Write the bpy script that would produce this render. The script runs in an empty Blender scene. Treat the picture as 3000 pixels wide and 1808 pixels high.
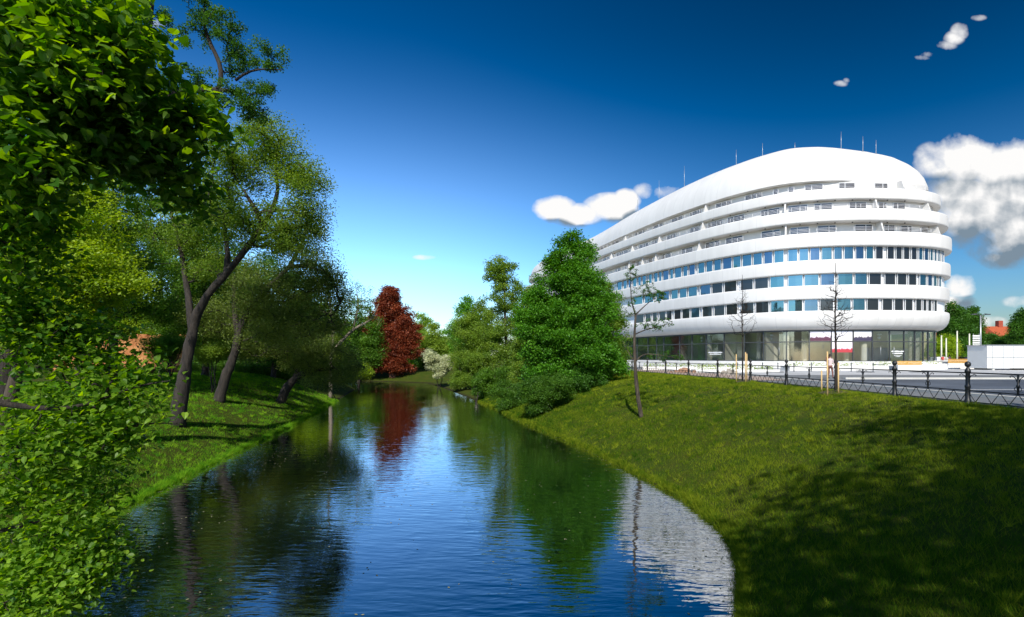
import bpy, math, random
import numpy as np
from mathutils import Vector, Matrix
PI = math.pi
C = bpy.context.scene.collection
CZ = 5.0            # eye height above the water
HZ, FX_, CXP = 1045.0, 1600.0, 1500.0
def P(px, py, d):   # helper used to lay the site out in metres
    return np.array([(px-CXP)/FX_*d, d, CZ+(HZ-py)/FX_*d])

# ------------------------------------------------------------------ mesh helpers
class MB:
    def __init__(s):
        s.v = []; s.n = 0; s.f = []   # f: (array (k,m) of indices, mat, smooth)
        s.t = []
    def add(s, verts, faces, mat=0, smooth=False, tint=None):
        verts = np.asarray(verts, float).reshape(-1, 3); faces = np.asarray(faces, int)
        if faces.ndim == 1: faces = faces.reshape(1, -1)
        s.f.append((faces+s.n, mat, smooth)); s.v.append(verts); s.n += len(verts)
        s.t.append(np.zeros(len(faces)) if tint is None else np.asarray(tint, float))
    def box(s, c, size, mat=0, rz=0.0, top=1.0):
        x, y, z = [q/2 for q in size]
        p = []
        for dz, k in ((-z, 1), (z, top)):
            for dx, dy in ((-x, -y), (x, -y), (x, y), (-x, y)):
                p.append((dx*k, dy*k, dz))
        p = np.array(p); ca, sa = math.cos(rz), math.sin(rz)
        q = p.copy(); q[:, 0] = p[:, 0]*ca-p[:, 1]*sa; q[:, 1] = p[:, 0]*sa+p[:, 1]*ca
        s.add(q+np.array(c), [(3, 2, 1, 0), (4, 5, 6, 7), (0, 1, 5, 4), (1, 2, 6, 5), (2, 3, 7, 6), (3, 0, 4, 7)], mat)
    def tube(s, pts, rad, k=6, mat=0, smooth=True, cap=True):
        pts = np.asarray(pts, float); n = len(pts)
        rad = np.broadcast_to(np.asarray(rad, float), (n,))
        d = np.gradient(pts, axis=0); d /= np.linalg.norm(d, axis=1)[:, None]+1e-9
        up = np.array([0, 0, 1.]) if abs(d[0][2]) < .9 else np.array([1., 0, 0])
        a = np.cross(d, up); a /= np.linalg.norm(a, axis=1)[:, None]+1e-9
        for i in range(1, n):
            if a[i] @ a[i-1] < 0: a[i] *= -1
        b = np.cross(d, a)
        th = np.arange(k)*2*PI/k
        v = pts[:, None]+rad[:, None, None]*(a[:, None]*np.cos(th)[None, :, None]+b[:, None]*np.sin(th)[None, :, None])
        i = np.arange(n-1)[:, None]*k; j = np.arange(k)[None]; j2 = (j+1) % k
        f = np.stack([i+j, i+j2, i+k+j2, i+k+j], -1).reshape(-1, 4)
        s.add(v, f, mat, smooth)
        if cap:
            base = s.n-n*k
            s.f.append((np.array([list(range(base+k-1, base-1, -1))]), mat, False)); s.t.append(np.zeros(1))
            s.f.append((np.array([list(range(base+(n-1)*k, base+n*k))]), mat, False)); s.t.append(np.zeros(1))
    def lathe(s, c, prof, k=12, mat=0, smooth=True):
        c = np.array(c, float)
        th = np.arange(k)*2*PI/k
        v = np.array([[(r*math.cos(t), r*math.sin(t), z) for t in th] for r, z in prof])+c
        n = len(prof)
        i = np.arange(n-1)[:, None]*k; j = np.arange(k)[None]; j2 = (j+1) % k
        f = np.stack([i+j, i+j2, i+k+j2, i+k+j], -1).reshape(-1, 4)
        s.add(v, f, mat, smooth)
    def build(s, name, mats, parent=None, tint=False):
        me = bpy.data.meshes.new(name)
        v = np.concatenate(s.v) if s.v else np.zeros((0, 3))
        me.vertices.add(len(v)); me.vertices.foreach_set('co', v.ravel())
        ls = []; starts = []; tot = []; mi = []; sm = []; o = 0
        for f, m, smo in s.f:
            k = f.shape[1]; ls.append(f.ravel()); starts.append(o+np.arange(len(f))*k); tot.append(np.full(len(f), k))
            mi.append(np.full(len(f), m)); sm.append(np.full(len(f), smo)); o += f.size
        ls = np.concatenate(ls)
        me.loops.add(len(ls)); me.loops.foreach_set('vertex_index', ls.astype(np.int32))
        st = np.concatenate(starts)
        me.polygons.add(len(st)); me.polygons.foreach_set('loop_start', st.astype(np.int32))
        me.polygons.foreach_set('loop_total', np.concatenate(tot).astype(np.int32))
        me.polygons.foreach_set('material_index', np.concatenate(mi).astype(np.int32))
        me.polygons.foreach_set('use_smooth', np.concatenate(sm).astype(bool))
        if tint:
            a = me.attributes.new('tint', 'FLOAT', 'FACE'); a.data.foreach_set('value', np.concatenate(s.t).astype(np.float32))
        me.update(calc_edges=True); me.validate()
        for m in (mats if isinstance(mats, (list, tuple)) else [mats]): me.materials.append(m)
        ob = bpy.data.objects.new(name, me); C.objects.link(ob)
        if parent is not None: attach(ob, parent)
        return ob
def attach(ob, parent):
    ob.parent = parent
    ob.matrix_parent_inverse = parent_world(parent).inverted()
def parent_world(p):
    m = Matrix.LocRotScale(p.location, p.rotation_euler, p.scale)
    if p.parent: m = parent_world(p.parent) @ p.matrix_parent_inverse @ m
    return m
def tag(o, label, cat, group=None):
    o['label'] = label; o['category'] = cat
    if group: o['group'] = group
    return o
def thing(name, label, cat, loc, group=None):
    o = bpy.data.objects.new(name, None); C.objects.link(o); o.empty_display_size = .2
    o.location = [float(q) for q in loc]
    return tag(o, label, cat, group)
def copy_tree(o, parent=None):
    c = o.copy(); C.objects.link(c)
    if parent is not None: c.parent = parent
    for ch in list(o.children): copy_tree(ch, c)
    return c
def struct(o, kind='structure'):
    o['kind'] = kind; return o

# ------------------------------------------------------------------ materials
def mat(name):
    m = bpy.data.materials.new(name); m.use_nodes = True
    return m, m.node_tree, m.node_tree.nodes['Principled BSDF']
def simple(name, col, rough=.6, metal=0, var=.0, scale=3., bump=0., bscale=20., spec=.5):
    m, nt, b = mat(name); L = nt.links
    b.inputs['Roughness'].default_value = rough; b.inputs['Metallic'].default_value = metal
    b.inputs['Specular IOR Level'].default_value = spec
    b.inputs['Base Color'].default_value = (*col, 1)
    if var or bump:
        tc = nt.nodes.new('ShaderNodeTexCoord')
    if var:
        n = nt.nodes.new('ShaderNodeTexNoise'); n.inputs['Scale'].default_value = scale; n.inputs['Detail'].default_value = 6
        r = nt.nodes.new('ShaderNodeValToRGB'); r.color_ramp.elements[0].position = .3; r.color_ramp.elements[1].position = .7
        r.color_ramp.elements[0].color = (*[c*(1-var) for c in col], 1); r.color_ramp.elements[1].color = (*[min(1, c*(1+var)) for c in col], 1)
        L.new(tc.outputs['Object'], n.inputs['Vector']); L.new(n.outputs['Fac'], r.inputs['Fac']); L.new(r.outputs['Color'], b.inputs['Base Color'])
    if bump:
        n2 = nt.nodes.new('ShaderNodeTexNoise'); n2.inputs['Scale'].default_value = bscale; n2.inputs['Detail'].default_value = 5
        bp = nt.nodes.new('ShaderNodeBump'); bp.inputs['Strength'].default_value = bump; bp.inputs['Distance'].default_value = .05
        L.new(tc.outputs['Object'], n2.inputs['Vector']); L.new(n2.outputs['Fac'], bp.inputs['Height']); L.new(bp.outputs['Normal'], b.inputs['Normal'])
    return m
LEAFK = 1.5
def leafmat(name, c0, c1, trans=.45, rough=.45):
    """c0..c1: leaf colours picked by each leaf's own tint"""
    c0 = [q*LEAFK for q in c0]; c1 = [q*LEAFK for q in c1]
    m, nt, b = mat(name); L = nt.links
    at = nt.nodes.new('ShaderNodeAttribute'); at.attribute_name = 'tint'
    r = nt.nodes.new('ShaderNodeValToRGB'); r.color_ramp.elements[0].color = (*c0, 1); r.color_ramp.elements[1].color = (*c1, 1)
    L.new(at.outputs['Fac'], r.inputs['Fac']); L.new(r.outputs['Color'], b.inputs['Base Color'])
    b.inputs['Roughness'].default_value = rough; b.inputs['Specular IOR Level'].default_value = .35 if rough < .7 else .05
    tr = nt.nodes.new('ShaderNodeBsdfTranslucent')
    hs = nt.nodes.new('ShaderNodeHueSaturation'); hs.inputs['Value'].default_value = 1.7; hs.inputs['Saturation'].default_value = 1.1; hs.inputs['Hue'].default_value = .485
    L.new(r.outputs['Color'], hs.inputs['Color']); L.new(hs.outputs['Color'], tr.inputs['Color'])
    mx = nt.nodes.new('ShaderNodeMixShader'); mx.inputs['Fac'].default_value = trans
    L.new(b.outputs['BSDF'], mx.inputs[1]); L.new(tr.outputs['BSDF'], mx.inputs[2])
    L.new(mx.outputs['Shader'], nt.nodes['Material Output'].inputs['Surface'])
    return m
def barkmat(name, c0, c1, scale=6):
    m, nt, b = mat(name); L = nt.links
    tc = nt.nodes.new('ShaderNodeTexCoord'); mp = nt.nodes.new('ShaderNodeMapping'); mp.inputs['Scale'].default_value = (1, 1, .18)
    n = nt.nodes.new('ShaderNodeTexNoise'); n.inputs['Scale'].default_value = scale; n.inputs['Detail'].default_value = 8; n.inputs['Roughness'].default_value = .7
    r = nt.nodes.new('ShaderNodeValToRGB'); r.color_ramp.elements[0].position = .35; r.color_ramp.elements[1].position = .65
    r.color_ramp.elements[0].color = (*c0, 1); r.color_ramp.elements[1].color = (*c1, 1)
    bp = nt.nodes.new('ShaderNodeBump'); bp.inputs['Strength'].default_value = 1; bp.inputs['Distance'].default_value = .08
    L.new(tc.outputs['Object'], mp.inputs['Vector']); L.new(mp.outputs['Vector'], n.inputs['Vector'])
    L.new(n.outputs['Fac'], r.inputs['Fac']); L.new(r.outputs['Color'], b.inputs['Base Color'])
    L.new(n.outputs['Fac'], bp.inputs['Height']); L.new(bp.outputs['Normal'], b.inputs['Normal'])
    b.inputs['Roughness'].default_value = .9
    return m
def glassmat(name, base, refl, tint=(1, 1, 1), rough=.02, transp=0., wav=.0):
    m, nt, b = mat(name); L = nt.links
    b.inputs['Base Color'].default_value = (*base, 1); b.inputs['Roughness'].default_value = .4
    g = nt.nodes.new('ShaderNodeBsdfGlossy'); g.inputs['Roughness'].default_value = rough; g.inputs['Color'].default_value = (*tint, 1)
    fr = nt.nodes.new('ShaderNodeLayerWeight'); fr.inputs['Blend'].default_value = .25
    mr = nt.nodes.new('ShaderNodeMapRange'); mr.inputs['To Min'].default_value = refl; mr.inputs['To Max'].default_value = min(1, refl+.6)
    L.new(fr.outputs['Fresnel'], mr.inputs['Value'])
    mx = nt.nodes.new('ShaderNodeMixShader'); L.new(mr.outputs['Result'], mx.inputs['Fac'])
    body = b.outputs['BSDF']
    if transp:
        t = nt.nodes.new('ShaderNodeBsdfTransparent'); t.inputs['Color'].default_value = (.97, .99, .98, 1)
        m2 = nt.nodes.new('ShaderNodeMixShader'); m2.inputs['Fac'].default_value = transp
        L.new(body, m2.inputs[1]); L.new(t.outputs[0], m2.inputs[2]); body = m2.outputs[0]
    if wav:
        tc = nt.nodes.new('ShaderNodeTexCoord'); n = nt.nodes.new('ShaderNodeTexNoise'); n.inputs['Scale'].default_value = .5
        bp = nt.nodes.new('ShaderNodeBump'); bp.inputs['Strength'].default_value = wav; bp.inputs['Distance'].default_value = .05
        L.new(tc.outputs['Object'], n.inputs['Vector']); L.new(n.outputs['Fac'], bp.inputs['Height']); L.new(bp.outputs['Normal'], g.inputs['Normal'])
    L.new(body, mx.inputs[1]); L.new(g.outputs[0], mx.inputs[2])
    L.new(mx.outputs[0], nt.nodes['Material Output'].inputs['Surface'])
    return m
M = {}
M['white'] = simple('white_render', (.64, .63, .61), .6, var=.05, scale=.5, bump=.08, bscale=3)
def facademat():
    m, nt, b = mat('white_facade_panels'); L = nt.links; N = nt.nodes
    at_ = N.new('ShaderNodeAttribute'); at_.attribute_name = 'run'
    def k(op, *v):
        q = N.new('ShaderNodeMath'); q.operation = op
        for i_, x in enumerate(v):
            if isinstance(x, (int, float)): q.inputs[i_].default_value = x
            else: L.new(x, q.inputs[i_])
        return q.outputs[0]
    u = k('DIVIDE', at_.outputs['Fac'], 2.4); fr = k('FRACT', u); fl = k('FLOOR', u)
    seam = k('LESS_THAN', fr, .022); wn_ = N.new('ShaderNodeTexWhiteNoise'); wn_.noise_dimensions = '1D'; L.new(fl, wn_.inputs['W'])
    tc = N.new('ShaderNodeTexCoord'); mp = N.new('ShaderNodeMapping'); mp.inputs['Scale'].default_value = (1.2, 1.2, .25); n = N.new('ShaderNodeTexNoise'); n.inputs['Scale'].default_value = .8; n.inputs['Detail'].default_value = 6
    L.new(tc.outputs['Object'], mp.inputs[0]); L.new(mp.outputs[0], n.inputs['Vector'])
    v = k('ADD', k('MULTIPLY', wn_.outputs['Value'], .035), k('MULTIPLY', n.outputs['Fac'], .16)); v = k('ADD', v, .575); v = k('SUBTRACT', v, k('MULTIPLY', seam, .10))
    c = N.new('ShaderNodeCombineXYZ'); L.new(v, c.inputs[0]); L.new(k('MULTIPLY', v, .985), c.inputs[1]); L.new(k('MULTIPLY', v, .955), c.inputs[2]); L.new(c.outputs[0], b.inputs['Base Color']); b.inputs['Roughness'].default_value = .55
    return m
M['facade'] = facademat()
M['inner_white'] = simple('recess_render', (.68, .665, .64), .6, var=.04, scale=.5)
M['frame'] = simple('white_frame', (.78, .79, .8), .4)
M['rail'] = simple('rail_white', (.75, .74, .74), .4)
M['blueglass'] = glassmat('office_glass_blue', (.006, .03, .045), .30, (.28, .56, .68), wav=.25)
M['blueglass2'] = glassmat('office_glass_teal', (.008, .04, .045), .26, (.34, .70, .80), wav=.25)
M['blueglass3'] = glassmat('office_glass_deep', (.004, .02, .04), .24, (.30, .52, .75), wav=.25)
M['darkglass'] = glassmat('office_glass_dark', (.010, .010, .010), .07, (.5, .55, .6), wav=.25)
M['aptglass'] = glassmat('apartment_glass', (.02, .016, .016), .09, (.55, .6, .65), wav=.25)
M['shopglass'] = glassmat('shop_glass', (.02, .025, .025), .09, (.8, .9, .95), transp=.95)
M['anthracite'] = simple('anthracite_frame', (.05, .055, .06), .4)
M['beige'] = simple('interior_concrete', (.68, .63, .52), .8, var=.08, scale=.6)
M['interior'] = simple('interior_wall', (.48, .44, .37), .9, var=.3, scale=.4)
M['concrete'] = simple('pale_concrete', (.55, .54, .50), .8, var=.1, scale=.8, bump=.1)
M['whitestone'] = simple('white_stone', (.74, .73, .70), .7, var=.06, scale=1.)
M['iron'] = simple('black_iron', (.012, .013, .015), .45, var=.2, scale=10)
M['wood'] = simple('yellow_timber', (.55, .30, .07), .6, var=.25, scale=8)
M['stake'] = simple('stake_timber', (.58, .40, .18), .7, var=.2, scale=12)
M['steel'] = simple('galvanised_steel', (.45, .47, .48), .4, metal=.6)
M['panel'] = simple('white_panel', (.72, .72, .70), .5, var=.03, scale=1.)
M['soil'] = simple('bare_soil', (.06, .045, .03), .95, var=.4, scale=12, bump=.5)
M['bark'] = barkmat('grey_brown_bark', (.018, .014, .010), (.11, .085, .062))
M['darkbark'] = barkmat('dark_bark', (.009, .007, .006), (.045, .035, .028))
M['palebark'] = barkmat('pale_bark', (.10, .08, .06), (.28, .24, .19))
M['redbark'] = barkmat('reddish_bark', (.10, .04, .03), (.25, .12, .08))

# ------------------------------------------------------------------ site
def ip(y, tab):
    a = np.array(tab, float); return np.interp(y, a[:, 0], a[:, 1])
XR_T = [(-60, -2), (-10, 1.0), (0, 2.6), (6, 3.8), (10.5, 4.3), (13.4, 5.5), (15.5, 6.0), (19.3, 6.0), (25.4, 4.8), (31.4, 3.5), (39, 1.46), (55, -2.4), (66.7, -5.4), (88.9, -11.5), (104, -16.5), (112, -30), (118, -60), (130, -120)]
XL_T = [(-60, -20), (-10, -12), (0, -8.5), (6, -8.5), (10, -10), (13.4, -11.6), (16.5, -12.6), (19, -12.9), (23.2, -13.6), (29, -14.4), (37.9, -15.6), (46, -16.9), (59, -19.3), (84, -24), (98, -30), (105, -45), (112, -80), (122, -140)]
FXT = [(-60, 15.5), (12, 14.9), (15.4, 14.9), (22, 15.0), (34, 14.8), (38, 14.4), (46, 13.6), (60, 12.4), (80, 10.5), (110, 8), (150, 6), (400, 6)]
def XR(y): return ip(y, XR_T)
def XL(y): return ip(y, XL_T)
def FXL(y): return ip(y, FXT)
TOPR, TOPL = 3.45, 3.35
rngN = np.random.default_rng(5)
_ph = rngN.uniform(0, 6.28, 24); _fr = rngN.normal(0, 1, (24, 2))
def lump(x, y, s=1.):
    o = 0
    for i in range(24):
        k = .12*(1+i*.12)*s
        o = o+np.sin(_fr[i, 0]*x*k*2+_fr[i, 1]*y*k*2+_ph[i])/(1+i*.25)
    return o/6
def ground(x, y):
    x = np.asarray(x, float); y = np.asarray(y, float)
    xr, xl, fx = XR(y), XL(y), FXL(y)
    w = np.maximum(fx-xr-.6, 4); t = np.clip((x-xr)/w, 0, 1)
    ex = np.interp(y, [0, 60, 100], [1.55, 1.45, .9])
    hr = TOPR*(1-(1-t)**ex)+.10*lump(x, y, 2.2)*np.clip(t*4, 0, 1)*np.clip((1-t)*8, 0, 1)+.035*lump(x, y, 11)*np.clip(t*4, 0, 1)*np.clip((1-t)*8, 0, 1)
    tl = np.clip((xl-x)/12, 0, 1)
    hl = TOPL*(1-(1-tl)**1.6)+.16*lump(x, y, 1.4)*np.clip(tl*4, 0, 1)
    mid = -np.clip(np.minimum(x-xl, xr-x)*.7, 0, 1.6)
    z = np.where(x >= xr, hr, np.where(x <= xl, hl, mid))
    return z
def G(x, y): return float(ground(x, y))

# terrain mesh
xs = np.concatenate([np.linspace(-900, -80, 22), np.linspace(-78, -26, 40), np.linspace(-25, 17, 211), np.linspace(18, 60, 20), np.linspace(80, 900, 20)])
ys = np.concatenate([np.linspace(-60, 0, 25), np.linspace(.5, 60, 180), np.linspace(61, 130, 90), np.linspace(140, 300, 16), np.linspace(350, 2500, 14)])
X, Y = np.meshgrid(xs, ys); Z = ground(X, Y)
mb = MB(); ny, nx = X.shape
i, j = np.meshgrid(np.arange(ny-1), np.arange(nx-1), indexing='ij'); a = i*nx+j
mb.add(np.stack([X, Y, Z], -1), np.stack([a, a+1, a+nx+1, a+nx], -1).reshape(-1, 4), 0, True)
def grassground():
    m, nt, b = mat('grass_ground'); L = nt.links
    tc = nt.nodes.new('ShaderNodeTexCoord')
    def noise(s, d=6, ro=.6):
        n = nt.nodes.new('ShaderNodeTexNoise'); n.inputs['Scale'].default_value = s; n.inputs['Detail'].default_value = d; n.inputs['Roughness'].default_value = ro
        L.new(tc.outputs['Object'], n.inputs['Vector']); return n
    n1 = noise(.9, 8, .65); n2 = noise(7, 10, .75); n3 = noise(.16, 4)
    r1 = nt.nodes.new('ShaderNodeValToRGB'); e = r1.color_ramp.elements
    e[0].position = .35; e[0].color = (.025, .060, .004, 1); e[1].position = .68; e[1].color = (.095, .08, .014, 1)
    r2 = nt.nodes.new('ShaderNodeValToRGB'); e = r2.color_ramp.elements
    e[0].position = .3; e[0].color = (.014, .035, .003, 1); e[1].position = .72; e[1].color = (.07, .10, .009, 1)
    mx = nt.nodes.new('ShaderNodeMixRGB'); mx.inputs['Fac'].default_value = .55
    L.new(n1.outputs['Fac'], r1.inputs['Fac']); L.new(n2.outputs['Fac'], r2.inputs['Fac'])
    L.new(r1.outputs['Color'], mx.inputs[1]); L.new(r2.outputs['Color'], mx.inputs[2])
    sz = nt.nodes.new('ShaderNodeSeparateXYZ'); L.new(tc.outputs['Object'], sz.inputs[0])
    mm = nt.nodes.new('ShaderNodeMath'); mm.operation = 'MULTIPLY_ADD'; mm.inputs[1].default_value = .35; L.new(n2.outputs['Fac'], mm.inputs[0]); L.new(sz.outputs['Z'], mm.inputs[2])
    rm = nt.nodes.new('ShaderNodeMapRange'); rm.inputs['From Min'].default_value = .18; rm.inputs['From Max'].default_value = .36; rm.inputs['To Min'].default_value = 1; rm.inputs['To Max'].default_value = 0; L.new(mm.outputs[0], rm.inputs['Value'])
    mud = nt.nodes.new('ShaderNodeMixRGB'); mud.inputs[2].default_value = (.022, .017, .010, 1); L.new(rm.outputs[0], mud.inputs['Fac']); L.new(mx.outputs['Color'], mud.inputs[1])
    L.new(mud.outputs['Color'], b.inputs['Base Color'])
    bp = nt.nodes.new('ShaderNodeBump'); bp.inputs['Strength'].default_value = .8; bp.inputs['Distance'].default_value = .08
    L.new(n2.outputs['Fac'], bp.inputs['Height']); L.new(bp.outputs['Normal'], b.inputs['Normal'])
    b.inputs['Roughness'].default_value = .95; b.inputs['Specular IOR Level'].default_value = .1
    return m
struct(mb.build('ground', grassground()))

# water
def watermat():
    m, nt, b = mat('river_water'); L = nt.links; N = nt.nodes
    b.inputs['Base Color'].default_value = (.004, .009, .007, 1); b.inputs['Roughness'].default_value = .3; b.inputs['Specular IOR Level'].default_value = 0
    tc = N.new('ShaderNodeTexCoord')
    def layer(sx, sy, sc, det, rot=0, wrp=0.):
        mp = N.new('ShaderNodeMapping'); mp.inputs['Scale'].default_value = (sx, sy, 1); mp.inputs['Rotation'].default_value = (0, 0, rot)
        n = N.new('ShaderNodeTexNoise'); n.inputs['Scale'].default_value = sc; n.inputs['Detail'].default_value = det; n.inputs['Distortion'].default_value = wrp
        L.new(tc.outputs['Object'], mp.inputs['Vector']); L.new(mp.outputs['Vector'], n.inputs['Vector']); return n
    a = layer(.7, 2.6, 1.1, 1.2, .10, .5); c = layer(1.6, 5.0, 2.0, 1.5, -.15)
    w = N.new('ShaderNodeTexWave'); w.wave_type = 'BANDS'; w.bands_direction = 'Y'; w.inputs['Scale'].default_value = 1.15; w.inputs['Distortion'].default_value = 5; w.inputs['Detail'].default_value = 3; w.inputs['Detail Scale'].default_value = .35
    mpw = N.new('ShaderNodeMapping'); mpw.inputs['Rotation'].default_value = (0, 0, .22); L.new(tc.outputs['Object'], mpw.inputs['Vector']); L.new(mpw.outputs['Vector'], w.inputs['Vector'])
    big = layer(.35, .12, 1., 3, 0, .5)
    rr = N.new('ShaderNodeMapRange'); rr.inputs['From Min'].default_value = .35; rr.inputs['From Max'].default_value = .65; rr.inputs['To Min'].default_value = .35; rr.inputs['To Max'].default_value = 1.1
    L.new(big.outputs['Fac'], rr.inputs['Value'])
    def math2(op, p, q):
        k = N.new('ShaderNodeMath'); k.operation = op
        for i_, v in enumerate((p, q)):
            if isinstance(v, (int, float)): k.inputs[i_].default_value = v
            else: L.new(v, k.inputs[i_])
        return k.outputs[0]
    s = math2('ADD', math2('MULTIPLY', a.outputs['Fac'], 1.0), math2('MULTIPLY', c.outputs['Fac'], .4))
    s = math2('ADD', s, math2('MULTIPLY', w.outputs['Fac'], .09))
    s = math2('MULTIPLY', s, rr.outputs['Result'])
    bp = N.new('ShaderNodeBump'); bp.inputs['Strength'].default_value = 1.0; bp.inputs['Distance'].default_value = WAVE; L.new(s, bp.inputs['Height'])
    g = N.new('ShaderNodeBsdfGlossy'); g.inputs['Roughness'].default_value = .0; g.inputs['Color'].default_value = (.97, .98, 1, 1)
    L.new(bp.outputs['Normal'], g.inputs['Normal'])
    fr = N.new('ShaderNodeFresnel'); fr.inputs['IOR'].default_value = 1.5
    mr = N.new('ShaderNodeMapRange'); mr.inputs['From Max'].default_value = .5; mr.inputs['To Min'].default_value = .38; mr.inputs['To Max'].default_value = .9
    L.new(fr.outputs[0], mr.inputs['Value'])
    mx = N.new('ShaderNodeMixShader'); L.new(mr.outputs['Result'], mx.inputs['Fac']); L.new(b.outputs['BSDF'], mx.inputs[1]); L.new(g.outputs[0], mx.inputs[2])
    L.new(mx.outputs[0], N['Material Output'].inputs['Surface'])
    return m
WAVE = .013
mb = MB(); mb.add([(-300, -60, 0), (60, -60, 0), (60, 140, 0), (-300, 140, 0)], [(0, 1, 2, 3)])
struct(mb.build('water', watermat()))

rng = np.random.default_rng(99); mb = MB(); n = 5200
d_ = 6+rng.uniform(0, 1, n)**1.6*60; t_ = rng.uniform(0, 1, n)**2.2*.5; t_ = np.where(rng.uniform(0, 1, n) < .3, 1-t_, t_); x_ = XL(d_)+(XR(d_)-XL(d_))*t_
k_ = lump(x_*2, d_*1.2, 2)+rng.normal(0, .3, n) > .0; x_, d_ = x_[k_], d_[k_]; n = len(x_)
a_ = rng.uniform(0, 6.28, n); sz_ = rng.uniform(.015, .045, n); ca, sa = np.cos(a_)*sz_, np.sin(a_)*sz_; z_ = np.full(n, .006)
v = np.stack([np.stack([x_-ca, d_-sa, z_], -1), np.stack([x_+sa*.6, d_-ca*.6, z_], -1), np.stack([x_+ca, d_+sa, z_], -1), np.stack([x_-sa*.6, d_+ca*.6, z_], -1)], 1).reshape(-1, 3)
mb.add(v, np.arange(4*n).reshape(-1, 4)); o = mb.build('floating_leaves', simple('fallen_petals', (.30, .30, .16), .6, var=.5, scale=30)); struct(o, 'stuff'); tag(o, 'small leaves and petals floating along the edges of the river', 'leaves')

# paved ground behind the fence
mb = MB()
yy = np.concatenate([np.linspace(-60, 12, 10), np.linspace(13, 150, 80)]); L1 = FXL(yy)+.35
def strip(mb, yy, xa, xb, z0, z1, m=0):
    n = len(yy)
    v = np.concatenate([np.stack([xa, yy, np.full(n, z1)], -1), np.stack([xb, yy, np.full(n, z1)], -1), np.stack([xa, yy, np.full(n, z0)], -1)])
    k = np.arange(n-1)
    mb.add(v, np.concatenate([np.stack([k, k+n, k+n+1, k+1], -1), np.stack([k+2*n, k, k+1, k+2*n+1], -1)]), m)
strip(mb, yy, L1, np.full(len(yy), 300.), 3.0, 3.51)
PAVE = simple('grey_paving', (.15, .16, .17), .75, var=.16, scale=.35, bump=.1)
struct(mb.build('pavement', PAVE))
mb = MB(); mb.add([(17.6, 11, 3.516), (300, 11, 3.516), (300, 36, 3.516), (17.6, 36, 3.516)], [(0, 1, 2, 3)])
struct(mb.build('road', simple('asphalt', (.07, .085, .11), .65, var=.35, scale=.25, bump=.1, bscale=40)))
mb = MB()
mb.box((160, 36.15, 3.56), (276, .3, .12)); mb.box((17.4, 23.5, 3.56), (.3, 25, .12))
struct(mb.build('kerb', M['concrete']))
mb = MB(); mb.add([(19, 44, 3.522), (300, 36.5, 3.522), (300, 110, 3.522), (16, 110, 3.522)], [(0, 1, 2, 3)])
struct(mb.build('plaza', simple('pale_plaza', (.44, .45, .46), .7, var=.15, scale=.3)))
mb = MB()
for k in range(14): mb.box((22+k*6, 24.5, 3.5215), (3, .15, .003))
mb.box((60, 35.4, 3.5215), (80, .12, .003))
struct(mb.build('road_marking', M['panel']))
# dirt strip along fence
mb = MB(); y2 = np.linspace(34, 62, 30); strip(mb, y2, FXL(y2)+.5, FXL(y2)+4.2, 3.4, 3.526)
struct(mb.build('path', simple('sandy_path', (.36, .28, .23), .9, var=.3, scale=2.)))

# ------------------------------------------------------------------ grass blades
def tris(mb, pos, hgt, wid, rng, lean=.5, tint=None):
    n = len(pos); a = rng.uniform(0, 2*PI, n); dx, dy = np.cos(a)*wid/2, np.sin(a)*wid/2
    l = rng.normal(0, lean, (n, 2))*hgt[:, None]
    p0 = pos+np.stack([dx, dy, -0*dx], -1); p1 = pos-np.stack([dx, dy, 0*dx], -1)
    p2 = pos+np.concatenate([l, hgt[:, None]], 1)
    v = np.stack([p0, p1, p2], 1).reshape(-1, 3); f = np.arange(3*n).reshape(-1, 3)
    mb.add(v, f, 0, False, tint)
GRASS = leafmat('grass_blades', (.022, .070, .003), (.195, .23, .016), .4, .8)
def grass(n, side, seed):
    rng = np.random.default_rng(seed)
    d = 6+(np.exp(rng.uniform(0, 1, n)*2.35)-1)*6.0
    if side == 'r':
        lo, hi = XR(d)+.05, FXL(d)-.15
    else:
        lo, hi = XL(d)-15, XL(d)-.05
    x = lo+(hi-lo)*rng.uniform(0, 1, n)
    px = 1500+x/d*1600; k = (px > -200) & (px < 3200); x, d = x[k], d[k]
    # clumps
    dens = lump(x*3, d*3, 2.)+lump(x, d, 1.); k = rng.uniform(-1.6, 1.2, len(x)) < dens; x, d, dens = x[k], d[k], dens[k]
    z = ground(x, d); n = len(x)
    h = rng.uniform(.05, .13, n)*(1+.5*np.clip(dens, -1, 1)); w = np.maximum(.007, d*.00075)*rng.uniform(.7, 1.5, n)
    t = np.clip(.40+.45*lump(x, d, 2.2)+.30*lump(x*4, d*4, 3.)+.25*np.clip((z-2.6)/1., -.6, 1)*(1 if side == 'r' else 0)+rng.normal(0, .2, n), 0, 1)
    mb = MB(); tris(mb, np.stack([x, d, z-.01], -1), h, w, rng, .45, t)
    return mb
g = grass(520000, 'r', 1).build('grass', GRASS, tint=True); struct(g, 'stuff'); tag(g, 'rough grass covering the steep bank below the black fence', 'grass')
g = grass(260000, 'l', 2).build('grass', leafmat('lush_grass', (.04, .16, .008), (.20, .34, .022), .45, .8), tint=True); struct(g, 'stuff'); tag(g, 'lush green grass on the shaded bank under the leaning trees', 'grass')

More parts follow.
